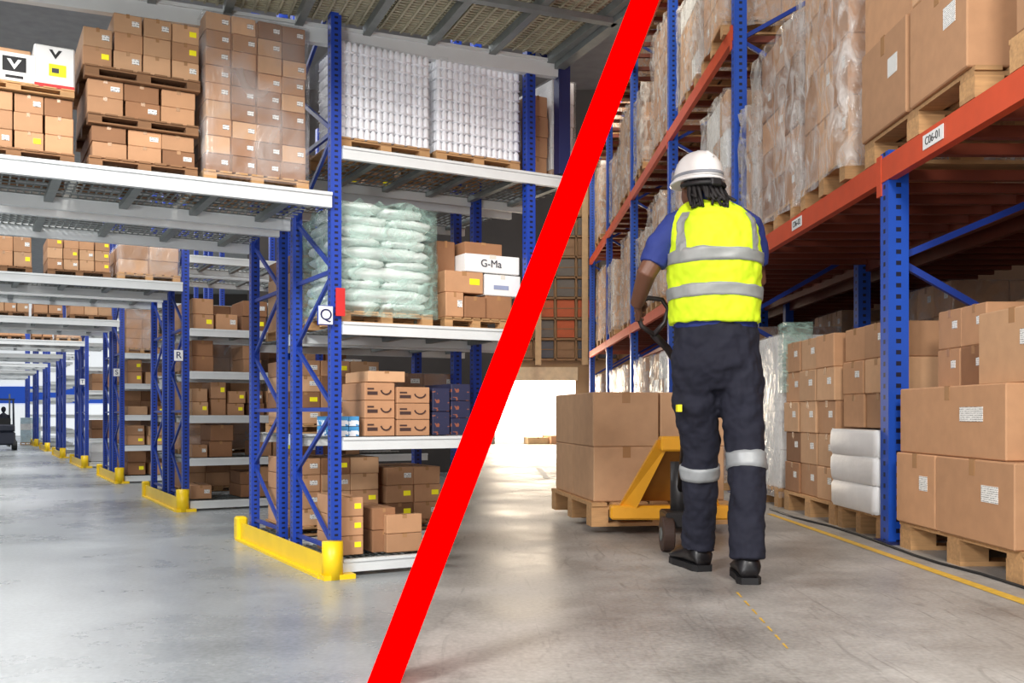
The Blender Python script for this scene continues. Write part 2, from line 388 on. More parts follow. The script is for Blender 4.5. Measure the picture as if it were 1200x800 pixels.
for i,(x,Y) in enumerate(((1.2,15),(1.5,20))):
    o=MB().box(x,x+1.3,Y,Y+.4,9.7-i*.6,9.78-i*.6).build('ceiling_light',M('light_panel',(255,250,240),.5,0,0,1,0,0,5)); tag(o,'%s ceiling light strip under the sloping roof'%('nearer','farther')[i],'light')
for i,x in enumerate((-.35,.62,1.72,2.3)):
    o=MB().box(x-.07,x+.07,YB-.9,YB-.8,1.86,8.4).build('trim_%d'%(9+i),M('column_paint',(190,158,120),.7)); tag(o,'beige wall column, %s from left on the back wall'%ORD[i],'column',kind='structure')
cc=[M('panel_orange',(184,88,50),.6),M('panel_grey',(104,98,94),.6),M('panel_tan',(140,106,76),.6),M('panel_slate',(84,84,92),.6)]
rg=random.Random(5)
tan=M('grid_tan',(138,106,76),.7)
sh=MB()
for lv in range(8): sh.box(-.5,2.6,YB-.12,YB-.04,2.0+lv*.5,2.05+lv*.5)
for q in range(7): sh.box(-.5+q*.51,-.46+q*.51,YB-.12,YB-.04,2.0,5.55)
o=sh.build('trim_13',tan); tag(o,'brown grid frame on the back wall above the opening','wall grid',kind='structure')
for lv in range(7):
    for i in range(6):
        mt=cc[0] if lv in (1,2) and rg.random()<.7 else rg.choice(cc[1:])
        o=MB().box(-.215,.215,-.02,.02,0,.42).build('wall_panel',mt,None,False,.006,(-.22+i*.51,YB-.05,2.065+lv*.5))
        MB().box(-.215,.215,-.03,-.02,.2,.22).build('rib',tan,o)
        tag(o,'square wall panel, %s row up, %s from left, above bright opening'%(ORD[lv],ORD[i]),'wall panel','panels in the gridded back wall')
# =================== red divider: overlay graphic, added as a solid leaning bar
b=MB()
def sec(y,Y,w0,w1):
    return [px(w0,y,Y),px(w1,y,Y),px(w1,y,Y)+Vector((.0,.06,0)),px(w0,y,Y)+Vector((.0,.06,0))]
y_b=485+F*H/2.5
r0=sec(y_b,2.5,739-.386*y_b,772.5-.3795*y_b); r1=sec(-60,4.05,739+23,772.5+22.6)
b.loft([r0,r1]); o=b.build('divider_band',red); tag(o,'bright red divider band, a graphic built as a leaning bar between two rack halls','beam')
# =================== LEFT RACKS
LET='QRSTUVWX'
def left_rack(k):
    r=empty('pallet_rack',L(0,0,0,k),TH); tag(r,'blue pallet rack with grey beams, %s rack back along the left aisle'%(ORD[k]),'rack','blue pallet racks along the left aisle')
    fr=((0,.56),(.8,1.34))
    pw=.046; top=2.9
    cap={0:1.3,1:1.9,2:1.2}.get(k,.7)
    def up(s,t,z0,z1):
        if z1-z0<.05: return
        b=MB()
        w=pw/2; b.box(-w,w,-w,-w+.008,0,z1-z0); b.box(-w,-w+.008,-w+.008,w,0,z1-z0); b.box(w-.008,w,-w+.008,w,0,z1-z0); b.box(-w,-w*.4,w-.004,w,0,z1-z0); b.box(w*.4,w,w-.004,w,0,z1-z0)
        u=b.build('upright',blueU,r,False,0,(s,t,z0))
        if z0<=0: MB().box(-.04,.04,-.04,.04,0,.012).build('foot_plate',blueD,u)
    for t in (0,.56,.8,1.34):
        up(0,t,0,top)
        s2={0:.97,1:1.0,2:1.0}.get(k)
        if s2:
            z0=max(0,zcut(L(s2,t,0,k))+.03)
            if z0>0: z0=max(z0, 1.06 if z0<1.06 and t==0 else z0)
            up(s2,t,z0,top)
        if k<3: up(-2.4,t,0,top)
    for (t0,t1) in fr:
        z=.12; flip=False; n=0
        while z+.3<(2.6 if k<2 else 2.0):
            a=(0,t0,z); c=(0,t1,z+.3)
            if flip: a,c=(0,t1,z),(0,t0,z+.3)
            MB().bar(a,c,.018,.014,(1,0,0)).build('brace',blueP,r)
            if n%2==0: MB().bar((0,t0,z),(0,t1,z),.018,.014,(1,0,0)).build('brace',blueP,r)
            z+=.3; flip=not flip; n+=1
    lv=[.074,.60,1.098,1.853] if k==0 else [.07,.38,.69,1.01,1.32,1.85]
    for z in lv:
        for (t0,t1) in fr:
            e0=send(k,t0,z,cap); e1=send(k,t1,z,cap)
            for t,e in ((t0-.026,e0),(t1+.026,e1)):
                if e>.1: MB().box(.025,e,t-.012,t+.012,z-.055,z).box(.025,e,t-.018,t+.018,z-.012,z-.001).build('beam',greyB,r)
            e=min(e0,e1); 
            if e>.15:
                b=MB(); s=.05
                while s<e-.02: b.box(s,s+.005,t0-.01,t1+.01,z-.012,z-.006); s+=.035
                for q in range(9): 
                    t=t0+(t1-t0)*q/8; b.box(.03,e,t-.002,t+.002,z-.014,z-.01)
                b.build('wire_deck',greyM,r)
                b=MB(); s=.2
                while s<e: b.box(s,s+.03,t0,t1,z-.035,z-.015); s+=.24
                b.build('deck_support',greyM,r)
    z=1.647
    for (t0,t1) in fr:
        for t in (t0-.026,t1+.026):
            b=MB().box(-2.4,-.025,t-.014,t+.014,z-.065,z); b.box(-2.4,-.025,t-.022,t+.022,z-.014,z-.001)
            b.build('beam',greyB,r)
        b=MB(); s=-2.35
        while s<-.05: b.box(s,s+.006,t0-.02,t1+.02,z-.012,z-.004); s+=.03
        for q in range(10):
            t=t0+(t1-t0)*q/9; b.box(-2.38,-.03,t-.002,t+.002,z-.015,z-.01)
        b.build('wire_deck',greyM,r)
        b=MB(); s=-2.3
        while s<-.1: b.box(s,s+.035,t0,t1,z-.04,z-.016); s+=.3
        b.build('deck_support',greyM,r)
    g=empty('rack_end_guard',L(-.05,-.06,0,k),TH); tag(g,'yellow steel floor guard, %s along the left aisle'%ORD[k],'guard','yellow rack end guards')
    MB().box(-.012,.0,.03,1.5,0,.1).box(-.035,.0,.03,1.5,0,.012).build('rail',yel,g)
    ring=[]
    for zz in (0,.16):
        ring.append([(.045*math.cos(a)+.02,.045*math.sin(a),zz) for a in [2*PI*i/14 for i in range(14)]])
    MB().loft(ring).build('corner_post',yel,g,True)
    MB().box(-.03,.11,-.04,.04,0,.02).build('foot_plate',yel,g)
    MB().box(-.03,.03,1.46,1.54,0,.13).build('corner_post',yel,g,False,.01)
    if k<4:
        zs=1.12
        s=empty('aisle_sign',L(-.055,-.045,zs,k),TH); tag(s,'small white aisle sign lettered %s on a blue upright'%LET[k],'sign')
        MB().box(-.03,.03,-.004,.004,-.038,.038).build('plate',white,s)
        MB().box(-.034,.034,.004,.008,-.042,.042).build('backing',blueP,s)
        text(LET[k],.068,blueD,s,(0,-.006,0),(PI/2,0,0))
        if k==0:
            o=MB().box(-.02,.02,-.004,.004,-.06,.06).build('red_plate',M('sign_red',(200,40,40),.5),None,False,0,L(.012,-.04,1.18),TH); tag(o,'small red plate on the blue upright beside sign Q','sign')
for k in range(8): left_rack(k)
A=Vector((-1.69,3.97,0)); B=Vector((.215,4.75,0)); e=(B-A); aa=math.atan2(e.y,e.x); ln=e.length
dk=empty('overhead_deck',A,aa); tag(dk,'overhead rack deck of wire mesh on grey beams, top of the picture','rack deck')
MB().box(-.8,ln,-.02,.02,2.325,2.405).box(-.8,ln,-.03,.03,2.39,2.405).build('beam',greyB,dk)
b=MB(); q=0
while q<1.28: b.box(-.8,ln-.02,-.02-q-.012,-.02-q,2.425,2.432); q+=.026
q=-.78
while q<ln: b.box(q,q+.01,-1.3,-.02,2.418,2.425); q+=.05
b.build('wire_deck',M('deck_mesh',(170,164,140),.6,.1,.2,10),dk)
MB().box(-.8,ln-.02,-1.3,-.02,2.46,2.47).build('deck_cover',M('deck_cover',(118,110,90),.8,0,.25,9),dk)
x=-.7
while x<ln:
    MB().box(x,x+.035,-1.3,-.02,2.385,2.424).build('joist',greyM,dk); x+=.3
MB().box(-.8,ln,-.62,-.58,2.36,2.384).build('beam',greyM,dk)
MB().box(ln-.02,ln+.03,-1.3,.02,2.36,2.43).build('beam',greyM,dk)
MB().box(ln-.0,ln+.06,-.03,.03,1.86,2.5).build('upright',blueD,dk)
MB().bar((ln+.02,0,2.34),(ln-.25,-.02,2.6),.02,.02).build('brace',blueD,dk)
def cans(s0,s1,t0,t1,z,top,label):
    w=s1-s0; d=t1-t0; r=empty('wrapped_pallet_load',L((s0+s1)/2,(t0+t1)/2,z),TH); tag(r,label,'wrapped load','shrink-wrapped can pallets')
    pallet((0,0,0),0,w,d,.055,None,None,r,wood,True)
    n=5; lay=9; ch=(top-z-.055)/lay; cw=w/n
    b=MB(); cr=cw/3/2
    for i in range(3):
        for j in range(2):
            c=(-cw/2+cr+i*2*cr,-cr+2*cr*j,0)
            ring=[[(c[0]+rr*math.cos(a),c[1]+rr*math.sin(a),zz) for a in [2*PI*q/10 for q in range(10)]] for rr,zz in ((cr*.7,.001),(cr*.94,ch*.12),(cr*.94,ch*.72),(cr*.55,ch*.9),(cr*.55,ch*.96))]
            b.loft(ring)
    b.box(-cw/2+.001,cw/2-.001,-2*cr,2*cr,0,ch*.06)
    me=b.mesh('can_pack',canM,True)
    for l in range(lay):
        for i in range(n):
            link('can_pack',me,r,(-w/2+(i+.5)*cw,-d/2+2*cr,.055+l*ch))
        for j in range(1,4):
            link('can_pack',me,r,(-w/2+2*cr,-d/2+4*cr+cw*(j-.5),.055+l*ch),PI/2)
    MB().box(-w/2+.07,w/2-.02,-d/2+.07,d/2-.02,.056,top-z-.02).build('tray_core',M('can_core',(110,114,124),.5,.0,.2,30),r)
    link('stretch_film',filmmesh(w*1.0,d*1.0,top-z-.05,filmC,.006),r,(0,0,.05))
cans(sx(401),sx(506),.02,.5,1.855,2.33,'shrink-wrapped pallet of silver cans, left of two on the top shelf')
cans(sx(514),sx(612),.02,.5,1.855,2.34,'shrink-wrapped pallet of silver cans, right of two on the top shelf')
stack(L(1.0,.05,1.855),TH,1,1,4,.11,.3,.1,'end of the top shelf','cartons at the end of the top shelf')
wrapped(L(1.2,.25,1.855),TH,.14,.4,.5,.05,1,2,4,'pale wrapped load at the far end of the top shelf','wrapped loads in the blue racks',(white,),film)
# level 3 sacks
w=sx(512)-sx(402); r=empty('wrapped_pallet_load',L(sx(457),.28,1.10),TH); tag(r,'pallet of white sacks under green stretch film','wrapped load')
pallet((0,0,0),0,w,.5,.055,None,None,r,wood,True)
def sack(w,d,h,seed,mat=sackM,name='sack',rough=.03,bulge=.5,sq=.3,zr=.12,zp=1.):
    rg=random.Random(seed); rings=[]; n=28
    for i in range(9):
        a=-PI/2+PI*i/8; c=max(.6,math.cos(a))**bulge; zz=h/2+h/2*math.copysign(abs(math.sin(a))**zp,math.sin(a))
        rings.append([(w/2*c*math.copysign(abs(math.cos(q))**sq,math.cos(q))*(1+rg.uniform(-rough,rough)),d/2*c*math.copysign(abs(math.sin(q))**sq,math.sin(q))*(1+rg.uniform(-rough,rough)),zz+rg.uniform(-zr,zr)*h) for q in [2*PI*j/n for j in range(n)]])
    return MB().loft(rings).mesh(name,mat,True)
sm=[sack(w*.5,.5,.055,q) for q in range(3)]; sm2=[sack(w*1.0,.25,.055,q+5) for q in range(3)]
rg=random.Random(4)
for l in range(9):
    dx=rg.uniform(-.015,.015); an=rg.uniform(-.04,.04)
    if l%2==0:
        for i in (-1,1): link('sack',sm[(l+i)%3],r,(i*w*.245+dx,0,.055+l*.047),an)
    else:
        for i in (-1,1): link('sack',sm2[(l+i)%3],r,(dx,i*.122,.055+l*.047),an)
for i in (-1,1): link('sack',sm[i%3],r,(i*w*.2-.02,0,.055+9*.047+ (.01 if i<0 else 0)),.05*i)
link('stretch_film',filmmesh(w*1.0,.52,.49,filmG,.022,.04),r,(0,0,.03))
pallet(L((sx(532)+sx(592))/2,.26,1.10),TH,sx(592)-sx(532)+.06,.46,.05,'pallet under mixed cartons beside the green sacks',None,None,wood,False)
zz=1.152
for i,(x0,x1,y,h,m,t,c) in enumerate(((527,548,0,.115,card,.04,'brown'),(549,574,0,.10,cardD,.04,'brown'),(575,606,0,.11,cardD,.05,'brown'),(527,572,.116,.1,card,.05,'brown'),(574,616,.112,.1,white,.05,'white'),(552,616,.22,.085,white,.06,'white'),(529,551,.22,.15,cardD,.16,'dark brown'),(556,600,.307,.06,cardD,.1,'dark brown'))):
    a=sx(x0); c2=sx(x1)
    q=carton(L((a+c2)/2,t+.14,zz+y),TH,c2-a,.28,h,m,'%s carton, %s in the mixed pile beside the green sacks'%(c,ORD[i]),'mixed cartons beside the green sacks','tape','f' if i in(0,3) else None,labW if i==0 else labY)
    if i==5: text('G-Ma',.05,gprint,q,(-.01,-.143,h*.5),(PI/2,0,0),'print')
    if i==4: MB().box(-.05,.03,-.1425,-.1405,h*.3,h*.5).build('print',M('faded_print',(150,160,190),.6),q)
for i,x in enumerate((530,560,590)):
    carton(L(sx(x)+.05,.95,1.10),TH,.17,.3,.2+.05*i,cardD,'dark carton at the back of third shelf, %s from left'%ORD[i],'cartons at the back of the third shelf')
def put(x0,x1,zl,rows,h,mat,labk,col,where,grp,t=.04,d=.3,lm=None,n=1):
    a=sx(x0); c=sx(x1); w=(c-a)/n
    for l in range(rows):
        for i in range(n):
            lb='%s carton, %s layer'%(col,ORD[l])
            if n>1: lb+=', %s from left'%ORD[i]
            carton(L(a+(i+.5)*w,t+d/2,zl+l*h),TH,w-.003,d,h-.002,mat,lb+', '+where,grp,'tape' if mat in (card,cardL,cardD) else None,labk,lm)
put(431,467,.602,3,.08,creamS,None,'printed brown','second shelf near sign Q','printed cartons on the second shelf')
put(468,507,.602,3,.074,creamS,None,'printed brown','second shelf, next to dark boxes','printed cartons on the second shelf',t=.03)
put(436,480,.844,1,.05,cardL,None,'light brown','atop the printed cartons, second shelf','brown cartons on the second shelf',t=.05)
put(511,532,.602,2,.11,darkB,None,'dark printed','second shelf next to printed cartons','dark printed cartons on the second shelf')
put(533,556,.602,3,.08,darkB,None,'dark printed','second shelf next to red divider','dark printed cartons on the second shelf')
put(400,425,.602,2,.045,blueW,None,'small blue and white','second shelf left end','small blue and white boxes',n=2)
put(400,430,.08,3,.085,card,'f','brown','bottom shelf beside yellow guard','brown cartons on the bottom shelf',lm=labY)
put(442,470,.08,2,.1,cardD,None,'dark brown','bottom shelf middle','dark cartons on the bottom shelf',t=.06)
put(455,497,.08,2,.085,card,None,'brown','bottom shelf near red divider','brown cartons at the bottom shelf right',t=.02,d=.04)
def fill(k,t0,dep,z,s0,s1,seed,where,grp,hm=(.07,.13),wm=(.1,.19)):
    rg=random.Random(seed); s=s0; n=0
    while True:
        w=rg.uniform(*wm); h=rg.uniform(*hm)
        if s+w>s1: break
        x,y=proj(L(s+w,t0,z,k))
        if x>bandx(y)+8: break
        if rg.random()<.92:
            m,cn=rg.choice([(card,'brown'),(cardL,'light brown'),(cardD,'dark brown'),(card,'brown'),(cardD,'dark brown'),(card,'brown'),(white,'white')])
            for l in range(rg.choice((1,2,2))):
                tp='tape' if k<=1 else None
                carton(L(s+w/2,t0+dep/2+rg.uniform(0,.06),z+l*h,k),TH+rg.uniform(-.03,.03),w-.012,dep*.8,h-.002,m,'%s carton, %s layer up, %s along %s'%(cn,ORD[l],ORD[n],where),grp,tp,'f' if rg.random()<.8 and k<3 else None,rg.choice((labW,labY,labY)))
            n+=1
        s+=w+rg.uniform(0,.03)
for q,(z,hh) in enumerate(((.074,.4),(.60,.38),(1.098,.42))):
    wrapped(L(.3,1.07,z),TH,.5,.46,hh,.05,3,1,4,'load of cartons, %s rear shelf of the first rack, left'%ORD[q],'loads on the rear shelves of the first rack',(card,cardL,cardD),None,'tape',False,(0,),'f',None,.7,80+q)
    wrapped(L(.8 if q else .74,1.07,z),TH,.44 if q else .34,.46,hh*.85,.05,2,1,3,'load of cartons, %s rear shelf of the first rack, right'%ORD[q],'loads on the rear shelves of the first rack',(cardD,card),film if q==1 else None,'tape',False,(0,),'f',None,.7,84+q)
fill(0,.82,.4,1.854,.05,1.0,23,'fourth shelf of the rear Q frame','cartons on the rear shelves of the first rack',(.12,.2),(.14,.22))
for q,z in enumerate((.07,.38,.69,1.01,1.32)):
    fill(1,.02,.42,z+.001,.06,1.5,30+q,'%s shelf by sign R'%ORD[q],'cartons on the shelves by sign R',(.09,.135),(.12,.2))
    wrapped(L(.42,1.07,z,1),TH,.62,.48,.27,.04,3,1,2,'load of cartons, %s rear shelf up, by sign R'%ORD[q],'loads on rear shelves',(cardD,card),film if q%2 else None,None,False)
    wrapped(L(1.18,1.07,z,1),TH,.72,.48,.27,.04,3,1,2,'second load of cartons, %s rear shelf up, by sign R'%ORD[q],'loads on rear shelves',(card,cardD),None if q%2 else film,None,False)
    fill(2,.02,.42,z+.001,.06,.9,40+q,'%s shelf by sign S'%ORD[q],'cartons on the shelves by sign S',(.09,.14),(.15,.24))
    wrapped(L(.42,1.07,z,2),TH,.7,.48,.27,.04,3,1,2,'load of cartons, %s rear shelf up, by sign S'%ORD[q],'loads on rear shelves',(cardD,card),film if q%2 else None,None,False)
    if q<4: fill(3,.02,.42,z+.001,.06,.6,60+q,'%s shelf by sign T'%ORD[q],'cartons on the shelves by sign T',(.1,.14),(.2,.28))
zb=1.648
def lp(x0,x1,z,h,label,k=0,t0=.02,d=.5,mat=woodD,detail=True):
    a=sx(x0,k); c=sx(x1,k); pallet(L((a+c)/2,t0+d/2,z,k),TH,c-a,d,h,label,'pallets on the aisle bridge',None,mat,detail); return a,c
a=sx(240); c=sx(364)
wrapped(L((a+c)/2,.27,zb),TH,c-a,.5,.70,.05,4,3,9,'tall stretch-wrapped load of brown cartons beside the first blue upright','wrapped loads on the bridge',(card,cardL,cardD),film,None,True,(0,3),'f',None,.7)
a,c=lp(105,233,zb,.05,'lowest of three stacked dark pallets on the bridge')
stack(L(a+.01,.04,zb+.051),TH,3,1,2,(c-a)/3-.005,.44,.062,'lowest tier on the bridge','cartons on the bridge','brown',(card,cardD),labp=.6,seed=2)
lp(104,234,zb+.178,.04,'middle of three stacked dark pallets on the bridge')
stack(L(a-.005,.04,zb+.219),TH,3,1,2,(c-a)/3,.44,.068,'middle tier on the bridge','cartons on the bridge','brown',(card,cardD),labp=.6,seed=3)
lp(100,236,zb+.357,.045,'uppermost of three stacked dark pallets on the bridge')
stack(L(sx(98),.04,zb+.403),TH,4,1,3,(sx(237)-sx(98))/4,.44,.075,'top tier on the bridge','cartons on the bridge','brown',(card,cardL),labp=.4,seed=4,skip=((0,0,2),))
a=sx(-60); c=sx(88)
pallet(L((a+c)/2,.27,zb),TH,c-a,.5,.045,'pallet under brown cartons at far left of bridge','pallets on the aisle bridge',None,woodD,True)
stack(L(a,.04,zb+.046),TH,4,1,3,(c-a)/4,.44,.07,'far left on the bridge','cartons at the far left of the bridge','brown',(card,cardD),vis=(3,),seed=6)
pallet(L((a+c)/2,.27,zb+.26),TH,c-a,.5,.03,'upper pallet under white cartons at far left of bridge','pallets on the aisle bridge',None,wood,False)
for i,(x0,x1,h) in enumerate(((-18,38,.13),(40,90,.165))):
    q0=sx(x0); q1=sx(x1)
    q=carton(L((q0+q1)/2,.2,zb+.291),TH,q1-q0-.004,.3,h,(cardL,white)[i],('brown carton with white and black emblem panel at far left of bridge','white carton with yellow sticker at far left of bridge')[i],None,None)
    if i==0:
        MB().box(-.045,.09,-.1515,-.1495,.01,.115).build('white_panel',white,q)
        MB().box(-.02,.06,-.153,-.1505,.045,.1).build('printed_panel',plain_black,q)
        MB().quad([(-.005,-.154,.09),(.008,-.154,.09),(.02,-.154,.07),(.032,-.154,.09),(.045,-.154,.09),(.02,-.154,.052)]).build('emblem',white,q)
        MB().box(-.01,.05,-.153,-.1505,.02,.03).build('print',plain_black,q)
    else:
        MB().box(-.02,.04,-.1525,-.1505,.05,.095).build('label_sticker',labY,q)
        MB().box(-.01,.015,-.1535,-.1515,.062,.08).build('print',gprint,q)
        MB().box(-.07,.07,-.1525,-.1505,.004,.018).build('red_stripe',M('sign_red',(200,40,40),.5),q)
        MB().quad([(-.02,-.1512,.15),(-.008,-.1512,.15),(.003,-.1512,.132),(.014,-.1512,.15),(.026,-.1512,.15),(.003,-.1512,.115)]).build('emblem',plain_black,q)
def bridge(k,specs):
    for i,(x0,x1,h,n,m,wr) in enumerate(specs):
        a=sx(x0,k); c=sx(x1,k)
        if wr: wrapped(L((a+c)/2,.27,zb,k),TH,c-a,.5,h,.05,n,2,m,'stretch-wrapped load, %s from left on %s bridge back'%(ORD[i],ORD[k]),'wrapped loads on the bridge',(card,cardL),film,None,False,(0,n-1))
        else:
            pallet(L((a+c)/2,.27,zb,k),TH,c-a,.5,.045,'pallet, %s from left on %s bridge back'%(ORD[i],ORD[k]),'pallets on the aisle bridge',None,woodD,False)
            stack(L(a,.04,zb+.046,k),TH,n,1,m,(c-a)/n,.44,h/m,'%s pallet on %s bridge'%(ORD[i],ORD[k]),'cartons on the farther bridges','brown',(card,cardL),labp=.5,seed=k*10+i,tp='tape' if k<2 else None)
bridge(1,((-30,38,.2,3,2,0),(56,130,.22,4,3,0),(138,212,.25,2,2,1)))
bridge(2,((-10,34,.18,3,2,0),(40,74,.16,2,2,0),(82,132,.2,3,2,0)))
bridge(3,((-8,30,.2,2,2,0),(38,62,.2,2,2,0),(66,96,.22,2,2,1)))
wrapped(L(.2,.27,1.325,2),TH,.34,.5,.45,.05,2,2,4,'wrapped brown load on the upper shelf by sign S','wrapped loads in the blue racks',(card,),film)
for i,(x,y) in enumerate(((30,521),(42,519))):
    p=fl(x,y); wrapped(p,TH*.9,.22,.3,.62,.06,1,2,4,'pale wrapped load on the far floor, %s of two'%('left','right')[i],'pale wrapped loads far down the aisle',(white,M('pale_blue_carton',(180,205,215),.6)),film,None,False)
fk=empty('forklift',fl(4,527),TH+PI); tag(fk,'dark forklift at the far left of the aisle','forklift')
dkm=M('forklift_paint',(40,44,60),.5)
MB().box(-.2,.2,-.3,.3,.1,.36).box(-.19,.19,.1,.32,.36,.5).build('chassis',dkm,fk,False,.03)
for sx_ in (-1,1):
    for yy,rr in ((-.22,.1),(.22,.09)): MB().tube([(sx_*.15,yy,rr),(sx_*.23,yy,rr)],rr,14).build('wheel',plain_black,fk)
    MB().box(sx_*.12-.015,sx_*.12+.015,-.37,-.34,.05,1.1).build('mast_rail',greyM,fk)
    MB().box(sx_*.1-.025,sx_*.1+.025,-.75,-.37,.06,.08).build('fork',greyM,fk)
    MB().bar((sx_*.18,.28,.36),(sx_*.17,.18,.98),.02,.02).bar((sx_*.18,-.26,.36),(sx_*.17,-.12,.98),.02,.02).build('guard_post',dkm,fk)
MB().box(-.19,.19,-.15,.2,.97,1.0).build('overhead_guard',dkm,fk)
MB().box(-.12,.12,.0,.2,.36,.42).box(-.12,.12,.16,.22,.42,.62).build('seat',plain_black,fk)
pr=empty('person',fk.location,TH+PI); tag(pr,'person in dark clothes seated driving the forklift far away','person')
b=MB(); b.tube([(0,.1,.44),(0,.1,.56),(0,.08,.68),(0,.07,.72)],[.07,.075,.08,.03],10).ell((0,.06,.79),(.045,.05,.06))
for q in (-1,1):
    b.tube([(q*.08,.08,.68),(q*.11,.02,.58),(q*.07,-.1,.58)],[.03,.025,.018],8)
    b.tube([(q*.04,.08,.46),(q*.06,-.1,.46),(q*.06,-.14,.3)],[.045,.035,.025],8)
o=b.build('body',M('driver_clothes',(38,40,56),.8),pr,True); md=o.modifiers.new('r','REMESH'); md.mode='VOXEL'; md.voxel_size=.012; md.use_smooth_shade=True
# =================== RIGHT RACK
rr=empty('pallet_rack',RP(0,0,0),PH); tag(rr,'tall blue and orange pallet rack along the right aisle','rack')
PB=[2.0,5.33,8.72,11.98,15.3,18.6,21.9]
LV=[2.09,4.15,6.2,8.2]
for i,bb in enumerate(PB):
    for a in (0,1.1):
        topz=2.12 if i<2 else 8.6
        b=MB(); w=.055
        b.box(-w,w,-w,-w+.012,0,topz); b.box(-w,-w+.012,-w+.012,w,0,topz); b.box(w-.012,w,-w+.012,w,0,topz)
        u=b.build('upright',blueUR,rr,False,0,(a,bb,0))
        MB().box(-.08,.08,-.09,.09,0,.015).build('foot_plate',blueD,u)
    z=.3; fl_=False; n=0
    while z<(1.9 if i<2 else 8):
        z2=z+.62
        if i<2 and z2>2.0: z2=2.0
        p0,p1=((1.1,bb,z),(0,bb,z2)) if fl_ else ((0,bb,z),(1.1,bb,z2))
        MB().bar(p0,p1,.035,.03,(0,1,0)).build('brace',blueP,rr); z+=.62; fl_=not fl_; n+=1
for li,z in enumerate(LV):
    for i in range(len(PB)-1):
        if li>0 and i<2: continue
        b0=PB[i]+.05; b1=PB[i+1]-.05
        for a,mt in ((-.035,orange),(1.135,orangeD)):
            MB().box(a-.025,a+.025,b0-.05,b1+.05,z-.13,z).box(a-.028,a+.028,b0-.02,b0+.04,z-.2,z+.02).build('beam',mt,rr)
        b=MB(); q=b0+.15; st=.31 if li==0 else .46
        while q<b1: b.box(-.01,1.11,q,q+.05,z-.07,z-.012); q+=st
        b.build('deck_support',orangeD,rr)
    if li==0:
        for i in range(len(PB)-1):
            b0=PB[i]+.05; b1=PB[i+1]-.05
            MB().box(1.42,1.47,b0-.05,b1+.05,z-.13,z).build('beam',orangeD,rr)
            b=MB(); q=b0+.15
            while q<b1: b.box(1.47,2.55,q,q+.05,z-.07,z-.012); q+=.31
            b.build('deck_support',orangeD,rr)
            MB().box(1.2,2.6,b0,b1,z,z+.03).build('deck_boards',M('dark_boards',(110,80,56),.8,0,.3,6),rr)
            b=MB(); w=.05; b.box(1.42-w,1.42+w,PB[i+1]-w,PB[i+1]+w,0,z).build('upright',blueUR,rr)
for i,(bb,tx) in enumerate(((4.72,'C06-01'),(6.85,'C06-02'))):
    s=empty('location_sign',RP(-.062,bb,2.03),PH); tag(s,'small white location sign %s on orange beam'%tx,'sign')
    MB().box(-.003,.0,-.11,.11,-.035,.035).build('plate',white,s)
    text(tx,.056,plain_black,s,(-.004,0,0),(PI/2,0,-PI/2))
def rpal(a,b,z,w,d,lab,detail=True,mat=wood): return pallet(RP(a,b,z),PH,w,d,.14,lab,'pallets in the orange rack',None,mat,detail)
rpal(.5,4.98,2.10,1.1,1.3,'wooden pallet under large cartons above the location sign')
stack(RP(-.08,4.32,2.241),PH,2,2,2,.58,.65,.5,'upper pallet above location sign','large cartons on the upper right pallet','large brown',(card,cardL),vis=(0,),lab='l',labp=.7,lm=labW,tp='tapeside',seed=8,jit=.03)
rpal(.5,3.45,2.10,1.1,1.2,'wooden pallet on upper level at right edge')
stack(RP(-.06,2.9,2.241),PH,2,2,2,.58,.55,.5,'upper level right edge','large cartons on the upper right edge','large brown',(card,),vis=(0,),lab='l',lm=labW,tp='tapeside',seed=9,jit=.02)
def rwrap(bc,z,wb,h,lab,mats=(card,),fm=filmV,n=3,lay=4,seed=1,detail=False):
    return wrapped(RP(.5+(seed%3-1)*.03,bc,z),PH+(seed%3-1)*.035,1.08,wb-.06,h,.14,2,n,lay,lab,'wrapped loads in the orange rack',mats,fm,'tapeside',detail,(0,),'l',labW,.5,seed,None,.045)
up=[(6.3,1.02,1.62),(7.45,1.02,1.45),(8.3,.52,1.2),(9.4,1.1,1.55),(10.6,1.0,1.15),(11.6,.6,1.5),(12.8,1.15,1.4),(14.2,1.1,1.2),(16,1.1,1.5),(17.6,1.1,1.3),(19.8,1.4,1.5)]
mm=[(card,cardL),(card,cardD),(cardL,card),(cardL,white),(card,cardL),(cardD,card)]
for i,(bc,wb,h) in enumerate(up): rwrap(bc,2.10,wb,h,'stretch-wrapped load, %s back on the first orange level'%ORD[i],mm[i%6],seed=i,detail=i<3,lay=(4,5,3)[i%3])
for i,(bc,wb,h) in enumerate([(9.5,1.2,1.5),(10.9,1.1,1.2),(12.8,1.2,1.6),(14.3,1.1,1.2),(16.2,1.3,1.5),(17.7,1.1,1.2),(20,1.6,1.5)]):
    rwrap(bc,4.16,wb,h,'stretch-wrapped load, %s back on the second orange level'%ORD[i],mm[(i+2)%6],seed=i+30)
for i,(bc,wb,h) in enumerate([(13.5,1.2,1.4),(16.8,1.1,1.4),(20,1.5,1.2)]):
    rwrap(bc,6.21,wb,h,'stretch-wrapped load, %s back on the third orange level'%ORD[i],mm[(i+3)%6],seed=i+40)
